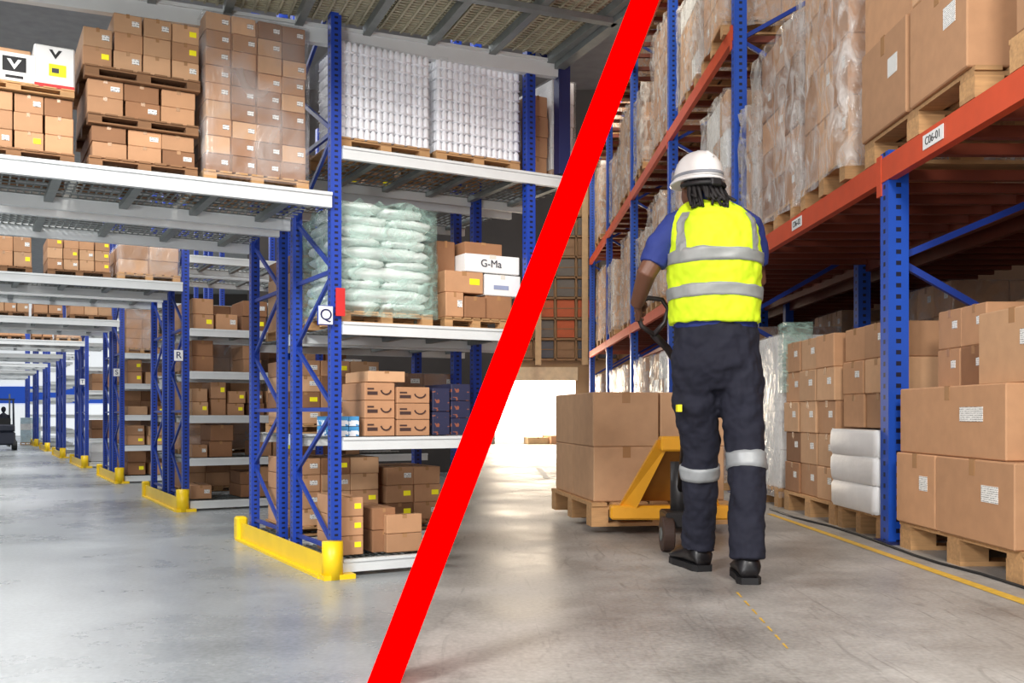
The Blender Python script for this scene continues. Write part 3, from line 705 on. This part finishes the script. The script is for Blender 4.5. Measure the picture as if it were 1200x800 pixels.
# ground level
rpal(.52,4.58,0,1.1,1.22,'floor pallet just right of the front blue post')
stack(RP(-.06,4.72,.141),PH,2,1,1,.55,.46,.36,'under right of the blue post','cartons right of the blue post','brown',(card,),lab='l',labp=.6,lm=labW,tp='tapeside',seed=11,jit=.014)
stack(RP(-.06,3.98,.141),PH,2,1,1,.55,.73,.36,'taped, on pallet right of the post','cartons right of the blue post','wide brown',(card,),lab='l',labp=1,lm=labW,tp='tapeside',seed=18,jit=.014)
stack(RP(-.05,4.08,.502),PH,2,1,1,.5,1.08,.33,'second layer right of the post','cartons right of the blue post','very wide brown',(card,),lab='l',labp=1,lm=labW,tp='tapeside',seed=19,jit=.014)
stack(RP(.06,3.95,.833),PH,1,1,1,.42,.6,.33,'atop the pile right of the post','cartons high right of the blue post','light brown',(cardL,),lab='l',labp=.6,lm=labW,tp='tapeside',seed=12,jit=.02)
stack(RP(.14,4.62,.833),PH,2,2,2,.36,.27,.2,'small pile right of post','cartons high right of the blue post','small brown',(card,cardD),lab='l',labp=.8,lm=labW,tp='tapeside',seed=17,jit=.02)
rpal(.52,3.36,0,1.1,1.06,'floor pallet at the right edge of the picture')
stack(RP(-.05,2.84,.141),PH,2,2,4,.5,.52,.33,'pallet at right edge','cartons at the right edge','large brown',(card,),lab='l',labp=.4,lm=labW,tp='tapeside',seed=13,jit=.012)
rpal(.52,5.78,0,1.1,.7,'floor pallet just left of the front blue post')
wp=M('white_pack',(238,238,238),.45,0,.05,10,.4)
for l in range(3):
    o=link('soft_pack',sack(.76,.74,.155,l+20,wp,'soft_pack',.006,.05,.1,.03,.35),None,RP(.3,5.78,.141+l*.157),PH+.015*(l-1)); tag(o,'soft white wrapped pack, %s from bottom, left of the blue post'%ORD[l],'pack','soft white packs by the blue post')
stack(RP(-.0,5.43,.62),PH,2,2,3,.5,.35,.2,'above white packs','cartons above the white ones','brown',(card,cardL),lab='l',lm=labW,tp='tapeside',labp=.6,seed=15,jit=.014)
rpal(.52,6.72,0,1.1,1.1,'floor pallet second left of the front blue post')
stack(RP(-.03,6.19,.141),PH,2,3,5,.5,.36,.215,'second pallet left of post','cartons on the second pallet left of the post','brown',(card,cardL,cardD),lab='l',lm=labW,tp='tapeside',labp=.8,seed=16,jit=.018)
wrapped(RP(.5,7.85,0),PH,1.08,.95,1.3,.14,2,2,4,'grey wrapped load on floor behind the worker','wrapped loads in the orange rack',(cardD,white),filmV,None,True)
o=link('green_film',filmmesh(.2,.16,.5,filmG,.03,.02),None,RP(.06,7.29,.86)); tag(o,'crumpled green film hanging on the grey wrapped load','film')
for i,bc in enumerate((9.5,10.8,12.9,14.2,16.3,17.6,19.8)):
    rwrap(bc,0,1.1,1.5,'floor-level wrapped load, %s beyond the worker'%ORD[i],mm[(i+1)%6],seed=i+60)
for i,(b0,nb,lay,ch,mt,cn) in enumerate(((3.6,3,3,.42,card,'brown'),(5.2,3,4,.34,cardL,'light brown'))):
    stack(RP(1.4,b0,.0),PH,1,nb,lay,.5,.46,ch,'%s rear pile behind the rack'%ORD[i],'piles behind the orange rack',cn,(mt,cardL,cardD),vis=(0,),lab='l',lm=labW,tp='tapeside',labp=.5,seed=70+i,jit=.04)
for i,(bc,h,mt,fm_) in enumerate(((7.2,1.5,(cardL,card),None),(8.35,1.78,(cardL,card),film),(9.6,1.6,(card,cardD),None),(10.8,1.8,(cardL,card),film),(12.1,1.7,(card,),None))):
    wrapped(RP(1.98,bc,0),PH+.03*(i%3-1),1.0,1.0,h,.14,2,3,6,'load standing behind the orange rack, %s back'%ORD[i],'loads behind the orange rack',mt,fm_,'tapeside',False,(0,),'l',labW,.7,i+90,None,.02)
# floor paint and cable
yl=M('worn_yellow_line',(214,172,60),.6,0,.2,30)
b=MB(); b.quad([fl(1240,716)+Vector((0,0,.002)),fl(905,602)+Vector((0,0,.002)),fl(898,602)+Vector((0,0,.002)),fl(1226,718)+Vector((0,0,.002))])
o=b.build('trim_20',yl); tag(o,'worn yellow line painted on the floor along the orange rack','floor line',kind='structure')
o=MB().quad([p+Vector((0,0,.002)) for p in (fl(628,548),fl(634,548),fl(645,561),fl(638,561))]).build('trim_21',M('white_paint_worn',(235,232,225),.6)); tag(o,'short white dash painted on the floor near the opening','floor line',kind='structure')
b=MB()
for i in range(7):
    x=862+i*9; y=694+i*10; 
    b.quad([fl(x,y)+Vector((0,0,.0015)),fl(x+3,y)+Vector((0,0,.0015)),fl(x+8,y+6)+Vector((0,0,.0015)),fl(x+6,y+6)+Vector((0,0,.0015))])
o=b.build('trim_22',yl); tag(o,'faint broken yellow marks on the floor in front','floor line',kind='structure')
pts=[fl(*q) for q in ((902,597),(930,607),(975,618),(1010,629),(1040,640),(1072,652),(1100,661),(1150,674),(1200,690),(1250,708))]
o=MB().tube([p+Vector((0,0,.007)) for p in pts],.0065,8).build('cable',plain_black,None,True); tag(o,'black cable lying on the floor along the orange rack','cable')
for i,(x,w,h,mt) in enumerate(((572,.2,.5,M('clutter_grey',(130,120,110),.7)),(628,.3,.16,M('clutter_tan',(190,160,120),.7)),(650,.26,.2,card))):
    p=fl(x,520); o=carton(p,.2*i,w*1.6,.5,h,mt,('tall grey carton beside the red divider near the opening','wide brown carton lying before the bright opening','small brown carton lying before the bright opening')[i],None)
# =================== PALLET JACK + LOAD
pa=math.radians(9.4); U=Vector((-math.sin(pa),math.cos(pa),0)); V=Vector((math.cos(pa),math.sin(pa),0)); C0=Vector((.475,5.75,0))
pc=C0+U*.57+V*.41
pallet(pc+Vector((0,0,.04)),pa,.84,1.16,.14,'wooden pallet carried on the yellow pallet jack',None,None,wood,True)
stack(C0+U*.04+V*.01+Vector((0,0,.181)),pa,2,2,2,.41,.54,.325,'on the pallet jack','cartons on the pallet jack','large brown',(cardL,),vis=(0,),lab=None,tp='tape',seed=5,jit=.006)
jk=empty('pallet_jack',(.88,5.0,0),0); tag(jk,'yellow hand pallet jack being pulled by the worker','pallet jack')
jy=M('jack_yellow',(232,164,40),.4,0,.08)
for x in (-.2,.2):
    f0=Vector((.02+x,.62,0)); f1=f0+Vector((-.17*1.15,1.05,0))
    MB().bar((f0.x,f0.y,.125),(f1.x,f1.y,.125),.16,.05).build('fork',jy,jk)
    MB().tube([(f1.x-.04,f1.y-.1,.045),(f1.x+.04,f1.y-.1,.045)],.04,12).build('load_wheel',plain_black,jk)
for x in (-.09,.05):
    w=MB().tube([(x-.03,0,.09),(x+.03,0,.09)],.09,20).build('steer_wheel',M('wheel_brown',(70,52,44),.5),jk,False,.006)
    MB().tube([(x-.034,0,.09),(x+.034,0,.09)],.035,12).build('hub',greyM,w)
MB().box(-.32,.36,.56,.66,.1,.18).build('carriage',jy,jk,False,.01)
MB().hexa([(-.3,.66,.1),(-.2,.6,.1),(-.2,.64,.1),(-.3,.7,.1),(-.09,.3,.56),(-.02,.3,.56),(-.02,.36,.56),(-.09,.36,.56)]).build('side_arm',jy,jk)
MB().hexa([(.24,.6,.1),(.34,.66,.1),(.34,.7,.1),(.24,.64,.1),(.06,.3,.56),(.13,.3,.56),(.13,.36,.56),(.06,.36,.56)]).build('side_arm',jy,jk)
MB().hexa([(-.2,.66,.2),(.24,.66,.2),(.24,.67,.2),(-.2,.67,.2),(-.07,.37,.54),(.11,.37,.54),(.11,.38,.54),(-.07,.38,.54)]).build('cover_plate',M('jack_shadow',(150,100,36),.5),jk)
MB().box(-.08,.12,.26,.38,.5,.58).build('top_bracket',jy,jk,False,.01)
MB().tube([(0,.15,.12),(0,.15,.45)],.05,16).build('pump',M('jack_steel',(60,58,58),.4,.5),jk,True)
MB().box(-.1,.08,-.03,.2,.12,.2).build('pump_base',M('jack_steel',(60,58,58),.4,.5),jk,False,.01)
def jl(p): return Vector(p)-Vector((.88,5.0,0))
hb=px(766,392,4.42); 
MB().tube([(0,.12,.3),jl(px(806,470,4.8)),jl(px(797,432,4.6)),jl(px(782,408,4.5)),jl(hb)],[.02,.018,.018,.018,.018],10).build('handle_shaft',M('jack_dark',(48,42,42),.4,.3),jk,True)
GY=4.40
lp_=[px(*q,GY) for q in ((766,392),(752,382),(747,368),(749,354),(760,349),(776,351),(783,362),(779,378),(766,392))]
MB().tube([jl(p) for p in lp_],.011,10).build('handle_loop',M('jack_dark',(48,42,42),.4,.3),jk,True)
# =================== PERSON
PO=Vector((.869,4.2,0)); ps=empty('person',PO,0); tag(ps,'person in white hard hat and yellow vest pulling the pallet jack, seen from behind','person')
skin=M('skin',(104,68,50),.5,0,.05,20); navy=M('navy_shirt',(32,48,116),.8,0,.08,10); trou=M('navy_trousers',(24,26,42),.85,0,.12,8)
vestM=M('hi_vis_yellow',(204,232,30),.75,0,.06,10,0,0,.1); refl=M('reflective_grey',(150,154,152),.45,.1,.08,30)  # slight glow added to the vest yellow
TT=[(1.04,0.005,0,.184,.125),(1.09,.0,0,.19,.134),(1.17,-.004,0,.186,.13),(1.26,-.006,0,.19,.13),(1.376,-.008,0,.198,.14),(1.46,-.012,0,.196,.136),(1.52,-.016,.0,.18,.12),(1.56,-.02,.005,.142,.1),(1.595,-.03,.01,.095,.08),(1.625,-.04,.015,.058,.06)]
def tor(z):
    for i in range(len(TT)-1):
        if z<=TT[i+1][0]:
            f=(z-TT[i][0])/(TT[i+1][0]-TT[i][0]); return [TT[i][q]+(TT[i+1][q]-TT[i][q])*f for q in range(1,5)]
    return list(TT[-1][1:])
def tring(z,off,n=36,ex=.8):
    cx,cy,rx,ry=tor(z); rx=max(.01,rx+off); ry=max(.01,ry+off)
    return [(cx+rx*math.copysign(abs(math.cos(a))**ex,math.cos(a)),cy+ry*math.copysign(abs(math.sin(a))**ex,math.sin(a)),z) for a in [2*PI*j/n for j in range(n)]]
def tors(mb,z0,z1,off):
    n=max(2,int((z1-z0)/.02)); mb.loft([tring(z0+(z1-z0)*i/n,off) for i in range(n+1)])
wr=bpy.data.textures.new('folds','CLOUDS'); wr.noise_scale=.12; wr.noise_depth=1
wr2=bpy.data.textures.new('fine_folds','CLOUDS'); wr2.noise_scale=.045; wr2.noise_depth=1
def cloth(o,vox=.007,sm=4,disp=.012,d2=.0):
    if vox:
        m=o.modifiers.new('r','REMESH'); m.mode='VOXEL'; m.voxel_size=vox; m.use_smooth_shade=True
        m=o.modifiers.new('s','SMOOTH'); m.iterations=sm; m.factor=.5
    if disp:
        m=o.modifiers.new('d','DISPLACE'); m.texture=wr; m.strength=disp; m.mid_level=.5; m.texture_coords='LOCAL'
    if d2:
        m=o.modifiers.new('d2','DISPLACE'); m.texture=wr2; m.strength=d2; m.mid_level=.5; m.texture_coords='LOCAL'
    return o
LS=(-.165,.0,1.52); LE=(-.295,-.01,1.30); LW=(-.318,.13,1.185)
RS=(.145,0,1.52); RE=(.195,.06,1.28); RW=(.10,.25,1.18)
LHn=[(-.086,0,.93),(-.072,.055,.75),(-.042,.11,.57),(-.034,.15,.35),(-.028,.215,.13)]
RHn=[(.094,0,.93),(.113,.0,.75),(.13,.0,.572),(.12,-.07,.34),(.112,-.115,.13)]
b=MB(); 
b.loft([tring(z,-.028) for z in (1.04,1.1,1.2,1.3,1.4,1.47,1.52,1.56,1.59)])
b.ell((0,0,.97),(.15,.1,.12))
b.tube([(-.035,.0,1.56),(-.05,.015,1.63),(-.06,.03,1.70)],[.062,.055,.055],14)
HR=Matrix.Rotation(math.radians(22),4,'Z'); HC=Vector((-.066,.035,1.70))
def hd(p): return HC+HR@Vector(p)
b.ell(HC+Vector((0,0,.02)),(.074,.092,.1),16,10,HR); b.ell(hd((0,.03,-.05)),(.056,.06,.065),14,9,HR)
b.ell(hd((0,.096,-.02)),(.013,.02,.022),8,6,HR); b.ell(hd((0,.075,-.1)),(.022,.02,.018),8,6,HR)
for q in (-1,1): b.ell(hd((q*.076,-.005,-.015)),(.01,.02,.032),8,6,HR); b.ell(hd((q*.035,.078,.018)),(.022,.012,.008),8,6,HR)
b.tube([LS,LE,LW],[.05,.043,.03],14); b.tube([RS,RE,RW],[.048,.041,.03],14)
for leg in (LHn,RHn): b.tube(leg,[.075,.068,.052,.048,.036],14)
for leg in (LHn,RHn):
    a=Vector(leg[-1]); b.tube([a+Vector((0,-.02,-.05)),a+Vector((0,.08,-.085))],[.04,.03],10)
def hand(b,W,G,A):
    W=Vector(W); G=Vector(G); A=Vector(A).normalized(); u=(W-G); u=(u-A*u.dot(A)).normalized(); v=A.cross(u)
    pts=[W,W*.5+(G+u*.03)*.5,G+u*.028+v*.006]
    rings=[]
    for p,ra,rb in ((W,.026,.02),(pts[1],.036,.017),(pts[2],.042,.014)):
        rings.append([p+A*ra*math.cos(q)+v*rb*math.sin(q) for q in [2*PI*j/12 for j in range(12)]])
    b.loft(rings)
    for i,en in enumerate((215,235,228,195)):
        a0=(i-1.5)*.0205; r=.0235
        b.tube([G+A*a0+(u*math.cos(math.radians(t))+v*math.sin(math.radians(t)))*r*(1.25 if t<40 else 1) for t in [12+(en-12)*q/6 for q in range(7)]],[.0095,.0092,.009,.0086,.0082,.0078,.0065],8)
    b.tube([W*.55+G*.45+A*-.03+u*.0,G+A*-.043+u*.02-v*.012,G+A*-.036-v*.024,G+A*-.02-v*.024-u*.016],[.013,.0115,.0098,.008],8)
gL=px(751,366,GY)-PO
hand(b,LW,gL,(0.1,0,-1))
hand(b,RW,(.05,.31,1.15),(.3,.2,1))
o=b.build('body',skin,ps,True); m=o.modifiers.new('r','REMESH'); m.mode='VOXEL'; m.voxel_size=.0045; m.use_smooth_shade=True; m=o.modifiers.new('s','SMOOTH'); m.iterations=3; m.factor=.4
for q in (-1,1):
    e_=MB().ell(hd((q*.033,.083,.004)),(.012,.008,.007),10,7,HR).build('eye',M('eye_white',(225,220,215),.3),ps,True)
    MB().ell(hd((q*.033,.0905,.004)),(.005,.0025,.005),8,6,HR).build('iris',plain_black,e_,True)
MB().ell(hd((0,.088,-.062)),(.024,.008,.009),10,7,HR).build('lips',M('lips',(110,60,52),.5),ps,True)
b=MB(); tors(b,1.06,1.62,-.012)
b.tube([(-.11,0,1.535),(-.17,0,1.502),(-.232,-.005,1.42),(-.268,-.008,1.335)],[.055,.066,.062,.058],16)
b.tube([(.09,0,1.535),(.14,0,1.502),(.168,.012,1.42),(.184,.03,1.335)],[.055,.065,.06,.056],16)
cloth(b.build('shirt',navy,ps,True),.007,4,.014,.01)
b=MB(); b.tube([(-.045,.012,1.60),(-.052,.018,1.64)],[.066,.06],18); b.build('collar',navy,ps,True)
b=MB(); tors(b,1.085,1.605,.006); v=cloth(b.build('vest',vestM,ps,True),.007,5,.024,.014)
for z0,z1 in ((1.33,1.38),(1.182,1.234)):
    b=MB(); rings=[]
    for i in range(7):
        zc_=z0+(z1-z0)*i/6
        rings.append([(p[0],p[1],p[2]+ (.014*(1-(p[0]/.2)**2) if p[1]<0 else 0)) for p in tring(zc_,.0115,48)])
    b.loft(rings,True)
    cloth(b.build('reflective_stripe',refl,v,True),0,0,.024,.014)
for x0,x1 in ((-.183,-.15),(.13,.162)):
    for sg in (-1,1):
        b=MB(); rings=[]
        for i in range(9):
            z=1.38+(1.545-1.38)*i/8; cx,cy,rx,ry=tor(z); rx+=.012; ry+=.012
            f=max(0,(z-1.5)/.085); k0=x0*(1-.3*f); k1=x1*(1-.3*f); row=[]
            for xx in (k0,(k0+k1)/2,k1):
                t=min(1,abs((xx-cx)/rx)); y=ry*(max(0,1-t**2.5))**(1/2.5); row.append((xx,cy+sg*(y+.001),z))
            row+= [(row[2][0],cy+sg*max(0,abs(row[2][1]-cy)-.03),z),(row[0][0],cy+sg*max(0,abs(row[0][1]-cy)-.03),z)]
            rings.append(row)
        cloth(b.loft(rings).build('reflective_stripe',refl,v),0,0,.024,.014)
# trousers: seat flows into two tapering legs
b=MB()
PT=[(1.1,.003,.178,.12),(1.03,.006,.18,.125),(.96,.008,.178,.126),(.9,.008,.16,.118),(.85,.008,.11,.1),(.8,.008,.06,.07)]
b.loft([[(cx+rx*math.copysign(abs(math.cos(a))**.9,math.cos(a)),ry*math.copysign(abs(math.sin(a))**.9,math.sin(a)),z) for a in [2*PI*j/32 for j in range(32)]] for z,cx,rx,ry in PT])
LR=[.103,.097,.084,.078,.072,.076]
lg=LHn+[(-.028,.222,.1)]; rgn=RHn+[(.112,-.118,.1)]
b.tube([(-.08,0,1.02)]+lg,[.09]+LR,20); b.tube([(.09,0,1.02)]+rgn,[.09]+LR,20)
t_=cloth(b.build('trousers',trou,ps,True),.007,4,.026,.016)
for leg,z0,z1 in ((LHn,.415,.475),(RHn,.465,.525)):
    def at(z):
        for i in range(len(leg)-1):
            if leg[i+1][2]<=z<=leg[i][2]:
                f=(leg[i][2]-z)/(leg[i][2]-leg[i+1][2]); return Vector(leg[i]).lerp(Vector(leg[i+1]),f),LR[i]+(LR[i+1]-LR[i])*f
    pp=[at(z0+(z1-z0)*i/4) for i in range(5)]
    b=MB(); b.tube([p[0] for p in pp],[p[1]+.006 for p in pp],24)
    cloth(b.build('reflective_band',M('reflective_bright',(158,162,164),.45,.1,.08,30),t_,True),0,0,.026,.016)
MB().box(-.168,-.15,-.05,-.0,.71,.74).build('pocket_tag',labY,t_) 
bt=M('black_leather',(24,22,24),.35)
def boot(cx,cy,ang):
    rt=empty('boot',(cx,cy,0),ang,ps)
    rows=[]
    for y,w,h in ((-.085,.034,.07),(-.07,.048,.13),(-.02,.052,.15),(.03,.05,.135),(.09,.05,.1),(.15,.054,.082),(.2,.048,.066),(.228,.027,.045)):
        rows.append([(w*math.cos(a)*(1 if math.sin(a)<.3 else .85),y,.018+max(0,(h-.018)*.5*(1+math.sin(a)))) for a in [2*PI*j/16 for j in range(16)]])
    MB().loft(rows).build('upper',bt,rt,True)
    out=[(-.034,-.092),(.034,-.092),(.05,-.06),(.046,.03),(.056,.14),(.048,.2),(.022,.236),(-.022,.236),(-.048,.2),(-.056,.14),(-.046,.03),(-.05,-.06)]
    MB().loft([[(x,y,0) for x,y in out],[(x,y,.028) for x,y in out]]).build('sole',plain_black,rt)
    MB().tube([(0,-.02,.1),(0,-.015,.18)],[.055,.056],14).build('ankle_cuff',bt,rt,True)
boot(-.035,.245,math.radians(14)); boot(.115,-.09,math.radians(-6))
hm=M('white_helmet',(232,232,230),.3,0,.03)
hp=empty('helmet',Vector((-.066,.03,1.70)),math.radians(22),ps)
def hring(z,extra=0,n=32):
    s_=max(0,min(1,((z-.006)/.122)))**(1/.95); a=math.asin(min(1,s_)); r=math.cos(a)**.8
    return [((.098*r+extra)*math.cos(t),(.125*r+extra)*math.sin(t),z) for t in [2*PI*j/n for j in range(n)]]
rings=[]
for i in range(15):
    a=PI/2*i/14.4; r=math.cos(a)**.8; rings.append([(.098*r*math.cos(t),.125*r*math.sin(t),.006+.122*math.sin(a)**.95) for t in [2*PI*j/40 for j in range(40)]])
MB().loft(rings).build('shell',hm,hp,True)
MB().loft([hring(.014,.0012),hring(.02,.0016),hring(.027,.0012)]).build('grey_band',M('helmet_grey',(140,145,152),.5),hp,True)
MB().loft([[(x*1.04*math.cos(t),x*1.2*math.sin(t)+(.03 if math.sin(t)>0 else 0)*math.sin(t),z) for t in [2*PI*j/32 for j in range(32)]] for x,z in ((.095,-.008),(.104,-.008),(.104,.0),(.095,.008))]).build('brim',hm,hp,True)
MB().tube([(0,-.104,.082),(0,-.075,.105),(0,0,.126),(0,.075,.108),(0,.104,.085)],.011,10).build('ridge',hm,hp,True)
MB().tube([(.094*math.cos(t),-.02+.11*math.sin(t),-.03) for t in [PI+PI*j/10 for j in range(11)]],.01,8).build('head_band',plain_black,hp,True)
MB().box(-.025,.025,-.145,-.122,-.045,-.012).build('ratchet',plain_black,hp,False,.006)
b=MB(); rg=random.Random(2)
for i in range(36):
    t=PI*1.0+PI*(i+.5)/36; c=HC+HR@Vector((.076*math.cos(t),.086*math.sin(t),-.0))
    e1=Vector((c.x+rg.uniform(-.02,.03)+.01,c.y-.03,1.63+rg.uniform(-.01,.01))); e2=Vector((e1.x+rg.uniform(-.02,.025),min(-.098,e1.y-.03),1.587+rg.uniform(-.03,.02)))
    b.tube([c,(c+e1)/2+Vector((0,-.01,0)),e1,e2],[.011,.011,.009,.006],6)
b.build('hair',M('black_hair',(22,18,18),.7,0,.2,60),ps,True)
# =================== LIGHT
w=bpy.data.worlds.new('w'); SC.world=w; w.use_nodes=True; bg=w.node_tree.nodes['Background']; bg.inputs[0].default_value=(.93,.96,1,1); bg.inputs[1].default_value=.66
def area(loc,target,size,en,col):
    l=bpy.data.lights.new('lamp','AREA'); l.energy=en; l.size=size; l.color=col; o=bpy.data.objects.new('lamp',l); COL.objects.link(o); o.location=loc
    o.rotation_euler=(Vector(target)-Vector(loc)).to_track_quat('-Z','Y').to_euler(); return o
area((-2.4,.2,3.2),(-.8,5,1.5),1.0,220,(1,.99,.97))  # added fill from the camera side to light the rack fronts
area((-1.3,-.6,1.0),(-.7,4.6,2.2),.8,55,(1,1,1))  # added low frontal fill, lifts the overhead beam and shelves
area((-3.6,6.2,4.3),(-3.4,6.8,0),2.0,130,(1,1,1))
area((-5.6,10.5,4.3),(-5.4,10.6,0),2.5,180,(1,1,1))
area((-8,17,4.3),(-8,17,0),4,260,(1,1,1))
area((-11,25,4.3),(-11,25,0),5,420,(1,1,1))
area((1.0,-.3,3.8),(1.8,6,1.0),1.0,190,(1,.94,.86))  # added fill behind the camera for the right hall
area((.9,11,8.5),(1.2,11,0),2.5,420,(1,.9,.74))
area((.9,19,7.5),(.9,24,3.5),2.5,180,(1,.9,.74))  # added to brighten the back wall
area((.4,23,1.2),(1,12,.2),1.6,200,(1,.84,.64))
# =================== CAMERA
c=bpy.data.cameras.new('camera'); co=bpy.data.objects.new('camera',c); COL.objects.link(co); co.location=(0,0,H); co.rotation_euler=(PI/2,0,0)
c.sensor_width=36; c.lens=F/1200*36; c.shift_y=85/1200; c.clip_end=200; SC.camera=co
# =================== leave out repeats nothing shows (hidden behind others, or outside the frame)
bpy.context.view_layer.update(); dg=bpy.context.evaluated_depsgraph_get()
def root(o):
    while o.parent: o=o.parent
    return o
def desc(o):
    r=[o]
    for c_ in o.children: r+=desc(c_)
    return r
cands=[o for o in COL.objects if o.parent is None and o.get('category') in ('carton','pallet','wrapped load','pallet load','wall panel')]
def bbox(o):
    P=[]
    for q in desc(o):
        if q.type=='MESH' and not q.name.startswith(('tape','label')): P+=[q.matrix_world@Vector(c_) for c_ in q.bound_box]
    return P
def corners(o):
    lo=[1e9]*3; hi=[-1e9]*3; inv=o.matrix_world.inverted()
    for p in bbox(o):
        p=inv@p
        for i in range(3): lo[i]=min(lo[i],p[i]); hi[i]=max(hi[i],p[i])
    return lo,hi
cams=[Vector((0,0,H)),Vector((-.5,0,H)),Vector((.5,0,H))]
def seen(o):
    lo,hi=corners(o); mw=o.matrix_world
    for ci,cp in enumerate(cams):
        F_=(.04,.27,.5,.73,.96) if ci==0 else (.1,.5,.9)
        for ax in range(3):
            for side in (0,1):
                for a_ in F_:
                    for b_ in F_:
                        q=[0,0,0]; oth=[i for i in range(3) if i!=ax]
                        q[ax]=lo[ax] if side==0 else hi[ax]; q[oth[0]]=lo[oth[0]]+(hi[oth[0]]-lo[oth[0]])*a_; q[oth[1]]=lo[oth[1]]+(hi[oth[1]]-lo[oth[1]])*b_
                        p=mw@Vector(q)
                        if p.y<.5: continue
                        x,y=proj(p)
                        if not(-8<x<1208 and -8<y<808): continue
                        d=p-cp; d.normalize(); st=cp.copy()
                        for _ in range(6):
                            hit,lc,nr,ix,ob,mt=SC.ray_cast(dg,st,d)
                            if not hit: break
                            r_=root(ob.original)
                            if r_==o: return True
                            if 'film' in ob.name: st=lc+d*.004; continue
                            break
    return False
vis_=set(); 
for o in cands:
    if seen(o): vis_.add(o)
hid=[o for o in cands if o not in vis_]
keep=set()
def ext(o):
    P=bbox(o); return (min(p.x for p in P),max(p.x for p in P),min(p.y for p in P),max(p.y for p in P),min(p.z for p in P),max(p.z for p in P))
E={o:ext(o) for o in cands}
front=list(vis_)
while front:
    o=front.pop(); e_=E[o]
    for h_ in hid:
        if h_ in keep: continue
        f_=E[h_]
        if abs(f_[5]-e_[4])<.02 and min(e_[1],f_[1])-max(e_[0],f_[0])>.02 and min(e_[3],f_[3])-max(e_[2],f_[2])>.02:
            keep.add(h_); front.append(h_)
n0=0
for o in hid:
    if o in keep: continue
    for q in reversed(desc(o)): bpy.data.objects.remove(q,do_unlink=True)
    n0+=1
print('REMOVED',n0,'CARTONS',sum(1 for o in COL.objects if o.get('category')=='carton'))
S={}
for o in COL.objects:
    if o.get('label') and not o.parent: S.setdefault(o['label'],[]).append(o.name)
d=[k for k,v_ in S.items() if len(v_)>1]; print('DUP LABELS',len(d),d[:10]); print('OBJ',len(bpy.data.objects))
